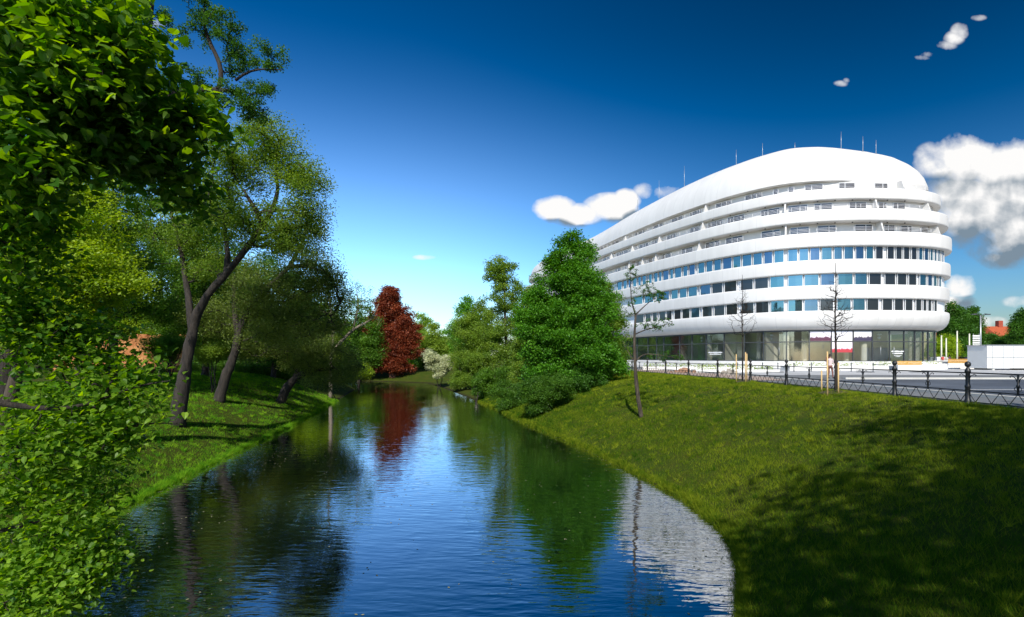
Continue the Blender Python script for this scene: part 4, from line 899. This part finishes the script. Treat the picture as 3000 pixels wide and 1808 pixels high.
# ------------------------------------------------------------------ fence
FN = thing('river_fence', 'black ornamental iron fence with ball topped posts along the top of the bank', 'fence', (14.8, 30, TOPR))
PY = [10.5, 14.3, 17.9, 21.4, 25.2, 29.6, 33.9, 38.2, 43.0, 47.8, 52.6, 57.4, 62.2, 67]
pp = [np.array([FXL(y), y]) for y in PY]
FB = 3.47
for p in pp:
    mb = MB(); mb.lathe((*p, FB), [(.10, -.15), (.10, .1), (.075, .14), (.07, .5), (.085, .53), (.085, .58), (.062, .62), (.062, 1.0), (.085, 1.03), (.085, 1.08), (.06, 1.12), (.05, 1.16), (.03, 1.18), (.075, 1.22), (.09, 1.28), (.075, 1.34), (.03, 1.37), (0, 1.375)], 12); mb.build('post', M['iron'], FN)
def P3(p, z): return (p[0], p[1], FB+z)
for a, b in zip(pp[:-1], pp[1:]):
    mb = MB(); mb.tube([P3(a, 1.0), P3(b, 1.0)], .024, 6); mb.tube([P3(a, .42), P3(b, .42)], .02, 6); mb.tube([P3(a, .06), P3(b, .06)], .016, 6)
    mb.build('rail', M['iron'], FN)
    m_ = (a+b)/2; u = (b-a)/np.linalg.norm(b-a)
    mb = MB(); mb.lathe(P3(m_, .4), [(.03, 0), (.03, .2), (.05, .23), (.05, .27), (.03, .3), (.03, .6)], 8)
    for sg in (-1, 1):
        mb.tube([P3(m_+u*sg*x, z) for x, z in ((.02, .74), (.08, .88), (.2, .96), (.27, .93), (.25, .9))], .012, 5)
        mb.tube([P3(m_+u*sg*x, z) for x, z in ((.02, .5), (.10, .52), (.12, .6), (.07, .62))], .010, 5)
    mb.build('middle_post', M['iron'], FN)
    for sg, e_ in ((1, a), (-1, b)):
        mb = MB(); mb.tube([P3(e_+u*sg*x, z) for x, z in ((.06, .78), (.12, .90), (.26, .96), (.33, .93), (.31, .9))], .012, 5)
        mb.build('scroll_bracket', M['iron'], FN)
    n = 2*int(round(np.linalg.norm(b-a)/.62)); mb = MB()
    mb.tube([P3(a+(b-a)*k/n, .42 if k % 2 == 0 else .06) for k in range(n+1)], .014, 5, smooth=False); mb.build('zigzag_lattice', M['iron'], FN)

# ------------------------------------------------------------------ street furniture
def bollard(px, d, label):
    x = (px-1500)/1600*d; mb = MB(); mb.lathe((x, d, 3.52), [(.07, 0), (.07, .05), (.05, .08), (.045, .75), (.06, .78), (.06, .84), (.04, .9), (0, .92)], 10)
    tag(mb.build('bollard', simple('bollard_grey', (.10, .11, .12), .5)), label, 'bollard', 'slim grey bollards across the plaza')
for px, lab in ((2160, 'slim bollard just left of the left sapling stakes'), (2234, 'slim bollard right of the left sapling'), (2279, 'slim bollard beside a tall black fence post'), (2326, 'slim bollard midway between the two saplings'), (2377, 'slim bollard left of the right sapling'), (2494, 'slim bollard right of the right sapling'), (2558, 'slim bollard left of the ball topped fence post')):
    bollard(px, 54, lab)
def box_thing(name, label, cat, x0, x1, y0, y1, z0, z1, m, group=None, extra=None):
    t = thing(name, label, cat, ((x0+x1)/2, y0, z0), group)
    return t
def planter(label, x0, x1, y0, y1, h, plant, seed):
    t = thing('planter', label, 'planter', ((x0+x1)/2, (y0+y1)/2, 3.52), 'white stone planters before the building'); mb = MB(); w = .2
    cx, cy = (x0+x1)/2, (y0+y1)/2; z = 3.52+h/2
    mb.box((cx, y0+w/2, z), (x1-x0, w, h)); mb.box((cx, y1-w/2, z), (x1-x0, w, h)); mb.box((x0+w/2, cy, z), (w-.004, y1-y0-2*w, h-.004)); mb.box((x1-w/2, cy, z), (w-.004, y1-y0-2*w, h-.004))
    mb.build('border', M['whitestone'], t)
    mb = MB(); mb.box((cx, cy, 3.52+h/2-.04), (x1-x0-2*w, y1-y0-2*w, h-.12)); mb.build('soil', M['soil'], t)
    if plant:
        rng = np.random.default_rng(seed); n = int((x1-x0)*(y1-y0)*plant); pos = np.stack([rng.uniform(x0+w, x1-w, n), rng.uniform(y0+w, y1-w, n), 3.52+h+rng.uniform(-.1, .35, n)**1], -1)
        k = lump(pos[:, 0]*4, pos[:, 1]*4, 2)+rng.normal(0, .3, n) > -.15; mb = MB(); leaves(mb, pos[k], .14, 'quad', rng, .2); mb.build('planting', LF['yellow'], t, tint=True)
planter('long grassy planter behind the fence at the left', 14.6, 27, 61, 63, .35, 60, 1)
planter('low planter with green strip left of the sandy path', 17.5, 25.5, 52, 53.4, .25, 70, 2)
planter('planter with green strip between the saplings', 29.5, 36.5, 58, 60, .5, 50, 3)
planter('planter with tufts at the foot of the printed windows', 36.8, 42, 60, 61.8, .5, 30, 4)
planter('planter with small shrubs under the right shop windows', 43, 50.2, 63, 65, .6, 35, 5)
def bench(label, x0, x1, y, h):
    t = thing('timber_bench', label, 'bench', ((x0+x1)/2, y, 3.52), 'yellow timber benches on white plinths'); mb = MB(); mb.box(((x0+x1)/2, y+.4, 3.52+h*.3), (x1-x0-.1, .8, h*.6)); mb.build('base', M['whitestone'], t)
    mb = MB(); 
    for k in range(3): mb.box(((x0+x1)/2, y+.02, 3.52+h*.6+.05+k*(h*.4-.0)/3+.02), (x1-x0, .05, h*.4/3-.02))
    for k in range(5): mb.box(((x0+x1)/2, y+.12+k*.17, 3.52+h+.03), (x1-x0, .15, .05))
    mb.build('slats', M['wood'], t)
bench('shorter timber bench behind the ball topped post', 41.3, 43.9, 58.5, .95)
bench('longer timber bench left of the white site container', 52.7, 57.2, 66, 1.15)
# steps and terrace at the right corner of the building
mb = MB()
for k in range(4): mb.box((50.5, 66+k*.4, 3.52+.1+k*.2), (7, .42, .2-.003))
tag(mb.build('stone_steps', M['whitestone']), 'pale stone steps at the right corner of the oval building', 'steps')
mb = MB(); mb.box((72, 74, 3.95), (34, 1.0, .86)); mb.box((72, 73.9, 4.42), (34.2, 1.3, .08))
tag(mb.build('terrace_wall', M['whitestone']), 'long low white terrace wall right of the building', 'wall')
# container
t = thing('site_container', 'white panelled site container cut by the right edge', 'container', (57, 60, 3.52))
mb = MB(); mb.box((59.2, 61.3, 3.52+.2+1.25), (14, 2.6, 2.5)); mb.build('body', M['panel'], t)
mb = MB(); mb.box((59.2, 59.985, 3.52+1.4), (14, .02, .05)); mb.box((59.2, 61.3, 6.26), (14.15, 2.75, .08)); mb.build('trim', M['steel'], t)
for k in range(12):
    mb = MB(); mb.box((52.8+k*1.16, 59.988, 4.97), (.05, .018, 2.4)); mb.build('panel_joint', M['steel'], t)
for k in range(4):
    mb = MB(); mb.box((53+k*4.1, 61.3, 3.62), (.25, 2.4, .2)); mb.build('foot', M['concrete'], t)
# stone blocks near the path
for px, d, s, seed, lab in ((2006, 50, .42, 3, 'brown rubble heap left of a fence post on the path'), (2135, 46, .35, 5, 'grey rubble heap on the path before the left sapling')):
    x = (px-1500)/1600*d; rng = np.random.default_rng(seed); mb = MB()
    for k in range(26): 
        a = rng.uniform(0, 6.28); r_ = abs(rng.normal(0, .5)); mb.box((x+r_*math.cos(a), d+r_*math.sin(a), 3.53+max(.05, s*(1-r_))*.9), (rng.uniform(.15, .35),)*3, rz=a, top=.6)
    tag(mb.build('rubble_heap', simple('rubble', (.34, .20, .13) if seed == 3 else (.32, .29, .25), .9, var=.3)), lab, 'rubble')
# flat dark discs in the paving
for px, lab in ((2272, 'dark disc near the middle black post'), (2535, 'dark disc left of the ball topped post'), (2690, 'dark disc right of the ball topped post')):
    x = (px-1500)/1600*52; mb = MB(); mb.lathe((x, 52, 3.523), [(.75, 0), (.75, .03), (.62, .035), (.60, .02), (0, .02)], 20)
    tag(mb.build('dark_disc', M['iron']), lab, 'manhole cover', 'dark discs in the pale paving')

# lamp post and flagpoles, sign stack, far houses and trees
def pole(name, label, cat, px, d, top, r, m, z0=3.52, group=None, base=None):
    x = (px-1500)/1600*d; zt = CZ+(HZ-top)/1600*d; mb = MB(); mb.tube([(x, d, z0-.1), (x, d, zt)], [r, r*.7], 8)
    return mb, x, zt
mb, x, zt = pole('', '', '', 2873, 85, 924, .12, None)
t = thing('street_lamp', 'tall pale street lamp with short double arm beside the trees at right', 'street lamp', (x, 85, 3.5)); mb.build('post', M['steel'], t)
for sg in (-1, 1):
    mb = MB(); mb.tube([(x, 85, zt-.1), (x+sg*.7, 85, zt+.25), (x+sg*1.1, 85, zt+.2)], .05, 6); mb.box((x+sg*1.1, 85, zt+.15), (.7, .3, .14)); mb.build('lamp_arm', M['anthracite'], t)
for px, top, lab in ((2758, 985, 'pale flagpole nearest the building corner'), (2772, 993, 'short pale pole, second from the building corner'), (2804, 972, 'tall grey pole in front of the dark trees'), (2840, 980, 'greenish pole left of the stack of sign boards')):
    mb, x, zt = pole('', '', '', px, 90, top, .13, None); mb.lathe((x, 90, zt), [(.1, 0), (.14, .06), (0, .16)], 8)
    tag(mb.build('flagpole', simple('pole_paint', (.62, .62, .5), .5)), lab, 'pole', 'bare poles right of the building')
x = (2860-1500)/1600*95; t = thing('sign_stack', 'stack of white direction boards on two posts left of the street lamp', 'sign', (x, 95, 3.5))
mb = MB(); mb.tube([(x-.5, 95, 3.4), (x-.5, 95, 9)], .05, 6); mb.tube([(x+.5, 95, 3.4), (x+.5, 95, 9)], .05, 6); mb.build('post', M['steel'], t)
for k in range(5): mb = MB(); mb.box((x, 94.9, 7.0+k*.4), (1.4, .06, .26)); mb.build('board', M['panel'], t)
BT = 'trees beyond the plaza at right'
round_tree('plaza_tree', 'dark tree nearest the right end of the white building', 2790, 110, 58, 888, 1040, LF['dark'], M['darkbark'], 91, 260, 190, .28, 1.2, 'quad', BT, trunk=.3, tb=.1)
round_tree('plaza_tree', 'dark tree just left of the street lamp', 2850, 112, 34, 905, 1035, LF['dark'], M['darkbark'], 92, 180, 170, .28, 1.1, 'quad', BT, trunk=.3, tb=.1)
round_tree('plaza_tree', 'sunlit light green low tree behind the flagpoles', 2765, 100, 52, 985, 1050, LF['yellow'], M['bark'], 93, 160, 150, .24, 1., 'quad', BT, trunk=.2)
round_tree('plaza_tree', 'dark tree cut by the right edge beside the red roof', 3000, 105, 42, 905, 1030, LF['dark'], M['darkbark'], 94, 220, 180, .28, 1.2, 'quad', BT, trunk=.3)
round_tree('plaza_tree', 'low dark tree right of the street lamp', 2905, 130, 40, 975, 1040, LF['dark'], M['darkbark'], 95, 160, 150, .34, 1.2, 'quad', BT, trunk=.3)
round_tree('plaza_tree', 'green tree standing below the red roofed house', 2950, 112, 38, 985, 1040, LF['dark'], M['darkbark'], 96, 160, 150, .3, 1.2, 'quad', BT, trunk=.3, tb=.2)
def house(label, px0, px1, d, top, ridge, wallm, roofm, chim=None):
    x0, x1 = (px0-1500)/1600*d, (px1-1500)/1600*d; ze = CZ+(HZ-top)/1600*d; zr = CZ+(HZ-ridge)/1600*d; D = 12
    t = thing('far_house', label, 'house', ((x0+x1)/2, d+6, 3.5)); mb = MB(); mb.box(((x0+x1)/2, d+D/2, (3.4+ze)/2), (x1-x0, D, ze-3.4)); mb.build('wall', wallm, t)
    mb = MB(); a, b = x0-.4, x1+.4; v = [(a, d-.4, ze), (b, d-.4, ze), (b, d+D+.4, ze), (a, d+D+.4, ze), (a+2, d+D/2, zr), (b-2, d+D/2, zr)]
    mb.add(v, [(0, 1, 5, 4), (2, 3, 4, 5)]); mb.add(v, [(1, 2, 5), (3, 0, 4)]); mb.build('roof', roofm, t)
    n = max(2, int((x1-x0)/3.2)); r = 0
    z = ze-2.2
    while z > 4.5:
        for k in range(n):
            xx_ = x0+(k+.5)*(x1-x0)/n; mb = MB(); mb.box((xx_, d-.02, z), (1.1, .1, 1.6), 0); mb.box((xx_, d-.06, z), (.9, .1, 1.4), 1); mb.build('window', [M['frame'], M['darkglass']], t)
        z -= 3.2
    if chim: mb = MB(); cx = (chim[0]-1500)/1600*(d+6); mb.box((cx, d+6, (ze+CZ+(HZ-chim[1])/1600*(d+6))/2), (1.2, 1.2, CZ+(HZ-chim[1])/1600*(d+6)-ze)); mb.build('chimney', wallm, t)
house('yellow fronted house behind the trees right of the white building', 2700, 2815, 150, 960, 915, simple('cream_wall', (.62, .52, .26), .8, var=.05), simple('grey_tiles', (.16, .13, .12), .8, var=.2), (2787, 889))
house('red brick house with orange gable beyond the site container', 2925, 3060, 150, 985, 953, simple('brick_far', (.30, .06, .03), .85, var=.2), simple('red_tiles', (.42, .09, .03), .8, var=.2), (2927, 940))
# grey kiosk
t = thing('grey_kiosk', 'grey slatted kiosk behind the site container', 'kiosk', (76, 84, 3.5)); mb = MB(); mb.box((76.2, 85, 4.9), (2.0, 2, 2.8)); mb.build('body', M['interior'], t)
mb = MB()
for k in range(7): mb.box((76.2, 83.97, 3.9+k*.38), (2.0, .06, .16))
mb.box((76.2, 85, 6.36), (2.5, 2.5, .16)); mb.build('slats', M['concrete'], t)
# cars far away
def car(label, px, d, col, rz=0.):
    x = (px-1500)/1600*d; t = thing('parked_car', label, 'car', (x, d, 3.52), 'cars parked beyond the plaza')
    mb = MB(); prof = [(-2.1, .35), (-2.1, .75), (-1.9, .85), (-1.2, .95), (-.6, 1.42), (.9, 1.45), (1.6, 1.0), (2.05, .9), (2.1, .4)]
    n = len(prof); v = [(x+a, d-.85+(.15 if z > 1.2 else 0), 3.52+z) for a, z in prof]+[(x+a, d+.85-(.15 if z > 1.2 else 0), 3.52+z) for a, z in prof]
    mb.add(v, [list(range(n))]); mb.f.append((np.array([list(range(2*n-1, n-1, -1))]), 0, False)); mb.t.append(np.zeros(1)); mb.f.append((np.array([(k, k+n, (k+1) % n+n, (k+1) % n) for k in range(n)]), 0, False)); mb.t.append(np.zeros(n))
    mb.build('body', simple('car_paint', col, .25), t)
    mb = MB(); mb.box((x+.2, d, 3.52+1.17), (2.0, 1.62, .34), top=.86); mb.build('windows', M['darkglass'], t)
    for dx in (-1.3, 1.3):
        for dy in (-.8, .8):
            mb = MB(); mb.tube([(x+dx, d+dy-.1, 3.52+.32), (x+dx, d+dy+.1, 3.52+.32)], .32, 14); mb.build('wheel', M['iron'], t)
car('white car parked behind the low terrace wall', 2748, 96, (.7, .7, .7)); car('dark car parked right of the flagpoles', 2830, 98, (.03, .035, .05)); car('red car seen between the flagpoles', 2790, 102, (.4, .03, .03))

# ------------------------------------------------------------------ people
def person(label, px, d, shirt, trousers, bag=None, h=1.7, rz=0.):
    x = (px-1500)/1600*d; z0 = 3.52; k = h/1.75
    J = {'pel': (0, 0, .95, .14), 'wa': (0, 0, 1.08, .13), 'ch': (0, 0, 1.32, .16), 'nk': (0, 0, 1.49, .06), 'hd': (0, -.02, 1.58, .085), 'ht': (0, 0, 1.70, .09),
         'lh': (-.09, 0, .88, .095), 'lk': (-.10, -.03, .48, .065), 'la': (-.11, .06, .08, .045), 'lt': (-.11, -.10, .04, .04),
         'rh': (.09, 0, .88, .095), 'rk': (.11, -.12, .49, .065), 'ra': (.11, -.16, .08, .045), 'rt': (.11, -.32, .05, .04),
         'ls': (-.19, 0, 1.42, .06), 'le': (-.24, .08, 1.14, .042), 'lw': (-.24, -.02, .90, .03), 'lf': (-.24, -.05, .80, .028),
         'rs': (.19, 0, 1.42, .06), 're': (.25, .02, 1.14, .042), 'rw': (.24, -.14, .94, .03), 'rf': (.24, -.18, .85, .028)}
    E = [('pel', 'wa'), ('wa', 'ch'), ('ch', 'nk'), ('nk', 'hd'), ('hd', 'ht'), ('pel', 'lh'), ('lh', 'lk'), ('lk', 'la'), ('la', 'lt'), ('pel', 'rh'), ('rh', 'rk'), ('rk', 'ra'), ('ra', 'rt'), ('ch', 'ls'), ('ls', 'le'), ('le', 'lw'), ('lw', 'lf'), ('ch', 'rs'), ('rs', 're'), ('re', 'rw'), ('rw', 'rf')]
    ks = list(J); me = bpy.data.meshes.new('person'); me.from_pydata([tuple(q*k for q in J[a][:3]) for a in ks], [(ks.index(a), ks.index(b)) for a, b in E], [])
    ob = bpy.data.objects.new('person', me); C.objects.link(ob); ob.location = (x, d, z0); ob.rotation_euler = (0, 0, rz)
    sk = ob.modifiers.new('skin', 'SKIN')
    for i_, a in enumerate(ks): me.skin_vertices[0].data[i_].radius = (J[a][3]*k, J[a][3]*k*.85)
    me.skin_vertices[0].data[0].use_root = True
    sb = ob.modifiers.new('sub', 'SUBSURF'); sb.levels = 2; sb.render_levels = 2
    m, nt, b = mat('clothed_figure'); L = nt.links; tc = nt.nodes.new('ShaderNodeTexCoord'); sx = nt.nodes.new('ShaderNodeSeparateXYZ'); L.new(tc.outputs['Object'], sx.inputs[0])
    mr = nt.nodes.new('ShaderNodeMapRange'); mr.inputs['From Max'].default_value = 1.8*k; L.new(sx.outputs['Z'], mr.inputs['Value'])
    r = nt.nodes.new('ShaderNodeValToRGB'); r.color_ramp.interpolation = 'CONSTANT'; e = r.color_ramp.elements
    e[0].position = 0; e[0].color = (.03, .02, .02, 1); e[1].position = .055; e[1].color = (*trousers, 1)
    for p_, c_ in ((.53, shirt), (.815, (.45, .27, .19))): q = e.new(p_); q.color = (*c_, 1)
    L.new(mr.outputs[0], r.inputs['Fac']); L.new(r.outputs['Color'], b.inputs['Base Color']); b.inputs['Roughness'].default_value = .8
    me.materials.append(m); tag(ob, label, 'person')
    mb = MB(); c = np.array(ob.location)
    mb.lathe(c+np.array((0, .01, 1.60*k)), [(.105*k, 0), (.115*k, .07*k), (.10*k, .14*k), (.05*k, .19*k), (0, .2*k)], 12); hr = mb.build('hair', simple('dark_hair', (.03, .02, .015), .7), None)
    hr.parent = ob; hr.matrix_parent_inverse = Matrix.Translation(-Vector(c)); 
    if bag:
        mb = MB(); mb.box(c+np.array((.0, .22, 1.28)), (.3, .18, .42), top=.85); g_ = mb.build('backpack', simple('bag_cloth', bag, .7)); tag(g_, 'red backpack worn by the walker beside the right sapling', 'backpack')
        md = g_.modifiers.new('b', 'BEVEL'); md.width = .05; md.segments = 3
    return ob
person('person in pale pink top walking behind the fence at the right sapling', 2432, 37, (.62, .50, .50), (.20, .08, .06), (.5, .02, .04), 1.62, 0)
person('distant person in dark clothes near the building corner', 2722, 88, (.05, .05, .08), (.04, .04, .05), None, 1.75, .6)
person('distant person in white shirt by the sign boards', 2852, 90, (.65, .65, .65), (.06, .07, .1), None, 1.75, 1.)
person('distant person in red top at the foot of the first flagpole', 2762, 86, (.5, .05, .05), (.05, .05, .06), None, 1.7, 3.)
person('distant person in pink top left of the flagpoles', 2782, 92, (.6, .25, .25), (.5, .5, .5), None, 1.7, 2.)

# ------------------------------------------------------------------ light and sky
EL, AZ = math.radians(40), None
sun_from = np.array([-.12, -1.]); sun_from /= np.linalg.norm(sun_from)
sv = Vector((sun_from[0]*math.cos(EL), sun_from[1]*math.cos(EL), math.sin(EL)))
ld = bpy.data.lights.new('sun', 'SUN'); ld.energy = 4.6; ld.angle = math.radians(.5); ld.color = (1, .95, .86)
lo = bpy.data.objects.new('sun', ld); C.objects.link(lo); lo.rotation_euler = sv.to_track_quat('Z', 'Y').to_euler(); lo.location = (0, 0, 60)
w = bpy.data.worlds.new('World'); bpy.context.scene.world = w; w.use_nodes = True; nt = w.node_tree; N = nt.nodes; L = nt.links
bg = N['Background']; sky = N.new('ShaderNodeTexSky'); sky.sky_type = 'NISHITA'; sky.sun_disc = False; sky.sun_elevation = EL
sky.sun_rotation = math.atan2(sv.x, sv.y); sky.air_density = 1.0; sky.dust_density = .8; sky.ozone_density = 3.5; sky.altitude = 300
def mth(op, a, b=None, c=None, clamp=False):
    k = N.new('ShaderNodeMath'); k.operation = op; k.use_clamp = clamp
    for i_, v in enumerate((a, b, c)):
        if v is None: continue
        if isinstance(v, (int, float)): k.inputs[i_].default_value = v
        else: L.new(v, k.inputs[i_])
    return k.outputs[0]
tc = N.new('ShaderNodeTexCoord'); sx = N.new('ShaderNodeSeparateXYZ'); L.new(tc.outputs['Generated'], sx.inputs[0])
yy_ = mth('MAXIMUM', sx.outputs['Y'], .05); U = mth('DIVIDE', sx.outputs['X'], yy_); V_ = mth('DIVIDE', sx.outputs['Z'], yy_)
cmb = N.new('ShaderNodeCombineXYZ'); L.new(U, cmb.inputs[0]); L.new(V_, cmb.inputs[1])
def wn(scale, det, ro, src, off=(0, 0, 0)):
    mp = N.new('ShaderNodeMapping'); mp.inputs['Location'].default_value = off; L.new(src, mp.inputs[0])
    n = N.new('ShaderNodeTexNoise'); n.inputs['Scale'].default_value = scale; n.inputs['Detail'].default_value = det; n.inputs['Roughness'].default_value = ro; L.new(mp.outputs[0], n.inputs['Vector']); return n
CL = [(1625, 612, 58, 38, 1), (1700, 632, 85, 32, 1), (1790, 612, 75, 42, 1), (1835, 588, 38, 32, 1), (1885, 560, 30, 22, .45), (1955, 565, 40, 22, .5),
      (2765, 480, 85, 62, 1), (2830, 490, 120, 85, 1), (2905, 500, 120, 80, 1), (2990, 490, 100, 85, 1.), (2840, 560, 130, 70, 1.), (2960, 570, 140, 80, 1.), (3060, 470, 90, 80, 1.), (2890, 620, 200, 100, 1.05), (2800, 560, 110, 80, .9), (2810, 665, 80, 50, .75), (2980, 670, 160, 100, 1.), (3080, 560, 120, 140, 1.), (2925, 750, 60, 36, .6), (3000, 720, 80, 40, .55),
      (2815, 840, 45, 36, .8), (2800, 890, 60, 30, .55), (2900, 945, 60, 18, .4), (2990, 885, 50, 18, .4),
      (2812, 92, 26, 24, .5), (2795, 112, 30, 20, .5), (2770, 134, 34, 15, .42), (2735, 160, 40, 10, .36), (2705, 168, 26, 8, .3), (2868, 52, 24, 9, .32), (2465, 245, 22, 9, .3), (2480, 236, 10, 8, .3), (1245, 754, 34, 8, .5), (450, 60, 40, 26, .4), (1180, 1010, 200, 16, .3)]
def field(du, dv):
    tot = None
    for px, py, rx, ry, wt in CL:
        u0, v0 = (px-1500)/1600, (1045-py)/1600
        a = mth('MULTIPLY', mth('ADD', U, -u0+du), 1600/rx/1.25); b = mth('MULTIPLY', mth('ADD', V_, -v0+dv), 1600/ry/1.25)
        r2 = mth('MULTIPLY_ADD', a, a, mth('MULTIPLY', b, b)); g_ = mth('MULTIPLY', mth('SUBTRACT', 1.0, r2), wt, clamp=True)
        tot = g_ if tot is None else mth('MAXIMUM', tot, g_)
    return tot
n1 = wn(16, 9, .52, cmb.outputs[0]); n2 = wn(16, 9, .52, cmb.outputs[0], (.010, -.012, 0)); nb = wn(5, 4, .5, cmb.outputs[0], (3, 1, 0))
F = field(0, 0)
dens = mth('ADD', F, mth('MULTIPLY', mth('SUBTRACT', n1.outputs['Fac'], .55), 2.1))
dens2 = mth('MULTIPLY', mth('MULTIPLY', dens, 1.7, clamp=True), mth('MULTIPLY', F, 6.0, clamp=True), clamp=True)
# brighter tops, greyer undersides: slope of the density field plus height inside the cloud bank
slope = mth('MULTIPLY', mth('SUBTRACT', n2.outputs['Fac'], n1.outputs['Fac']), 1.8)
Fu = field(-.008, .034)
lit = mth('ADD', mth('MULTIPLY', mth('SUBTRACT', F, Fu), 2.3), mth('ADD', slope, .50), clamp=True)
cr = N.new('ShaderNodeValToRGB'); e = cr.color_ramp.elements; e[0].position = 0; e[0].color = (.20, .27, .34, 1); e[1].position = .85; e[1].color = (.95, .94, .93, 1); L.new(lit, cr.inputs['Fac'])
hs = N.new('ShaderNodeHueSaturation'); hs.inputs['Saturation'].default_value = SAT if 'SAT' in globals() else 1.15; hs.inputs['Hue'].default_value = .497
gm = N.new('ShaderNodeGamma'); gm.inputs['Gamma'].default_value = 1.3
L.new(sky.outputs[0], hs.inputs['Color']); STR = .12
k1 = N.new('ShaderNodeVectorMath'); k1.operation = 'SCALE'; k1.inputs['Scale'].default_value = STR*1.3; k2 = N.new('ShaderNodeVectorMath'); k2.operation = 'SCALE'; k2.inputs['Scale'].default_value = 1.03/STR
L.new(hs.outputs[0], k1.inputs[0]); L.new(k1.outputs[0], gm.inputs[0]); hs2 = N.new('ShaderNodeHueSaturation'); hs2.inputs['Saturation'].default_value = 1.0; L.new(gm.outputs[0], hs2.inputs['Color']); L.new(hs2.outputs[0], k2.inputs[0])
cs = N.new('ShaderNodeVectorMath'); cs.operation = 'SCALE'; cs.inputs['Scale'].default_value = .85/STR; L.new(cr.outputs[0], cs.inputs[0])
mx = N.new('ShaderNodeMixRGB'); L.new(dens2, mx.inputs['Fac'])
def mrange(v, a, b, c, d):
    q = N.new('ShaderNodeMapRange'); q.interpolation_type = 'SMOOTHSTEP'
    for i_, x_ in enumerate((a, b, c, d)): q.inputs[i_+1].default_value = x_
    L.new(v, q.inputs[0]); return q.outputs[0]
deep = mth('MULTIPLY', mrange(sx.outputs['X'], -.45, .6, 1.55, .57), mth('MULTIPLY', mrange(sx.outputs['Z'], .12, .58, .95, .40), mrange(sx.outputs['Z'], .0, .16, .72, 1.)))
k3 = N.new('ShaderNodeVectorMath'); k3.operation = 'SCALE'; L.new(k2.outputs[0], k3.inputs[0]); L.new(deep, k3.inputs['Scale'])
hs3 = N.new('ShaderNodeHueSaturation'); L.new(k3.outputs[0], hs3.inputs['Color']); L.new(mth('ADD', mrange(sx.outputs['Z'], .25, .55, .98, 1.14), mrange(sx.outputs['X'], -.2, .6, 0., .14)), hs3.inputs['Saturation'])
L.new(hs3.outputs[0], mx.inputs[1]); L.new(cs.outputs[0], mx.inputs[2])
L.new(mx.outputs[0], bg.inputs['Color']); bg.inputs['Strength'].default_value = STR
w.cycles.sampling_method = 'MANUAL'; w.cycles.sample_map_resolution = 512

cam = bpy.data.cameras.new('camera'); co = bpy.data.objects.new('camera', cam); C.objects.link(co); co.location = (0, 0, CZ); co.rotation_euler = (PI/2, 0, 0)
cam.lens = 19.2; cam.sensor_width = 36; cam.shift_y = 141/3000; cam.clip_end = 6000; cam.clip_start = .05
sc = bpy.context.scene; sc.camera = co
sc.view_settings.view_transform = 'Standard'; sc.view_settings.look = 'None'; sc.view_settings.exposure = 0.3; sc.view_settings.gamma = 1
sc.cycles.use_denoising = True; sc.cycles.max_bounces = 6; sc.cycles.transparent_max_bounces = 8; sc.cycles.diffuse_bounces = 2; sc.cycles.glossy_bounces = 3; sc.cycles.transmission_bounces = 3; sc.cycles.caustics_reflective = False
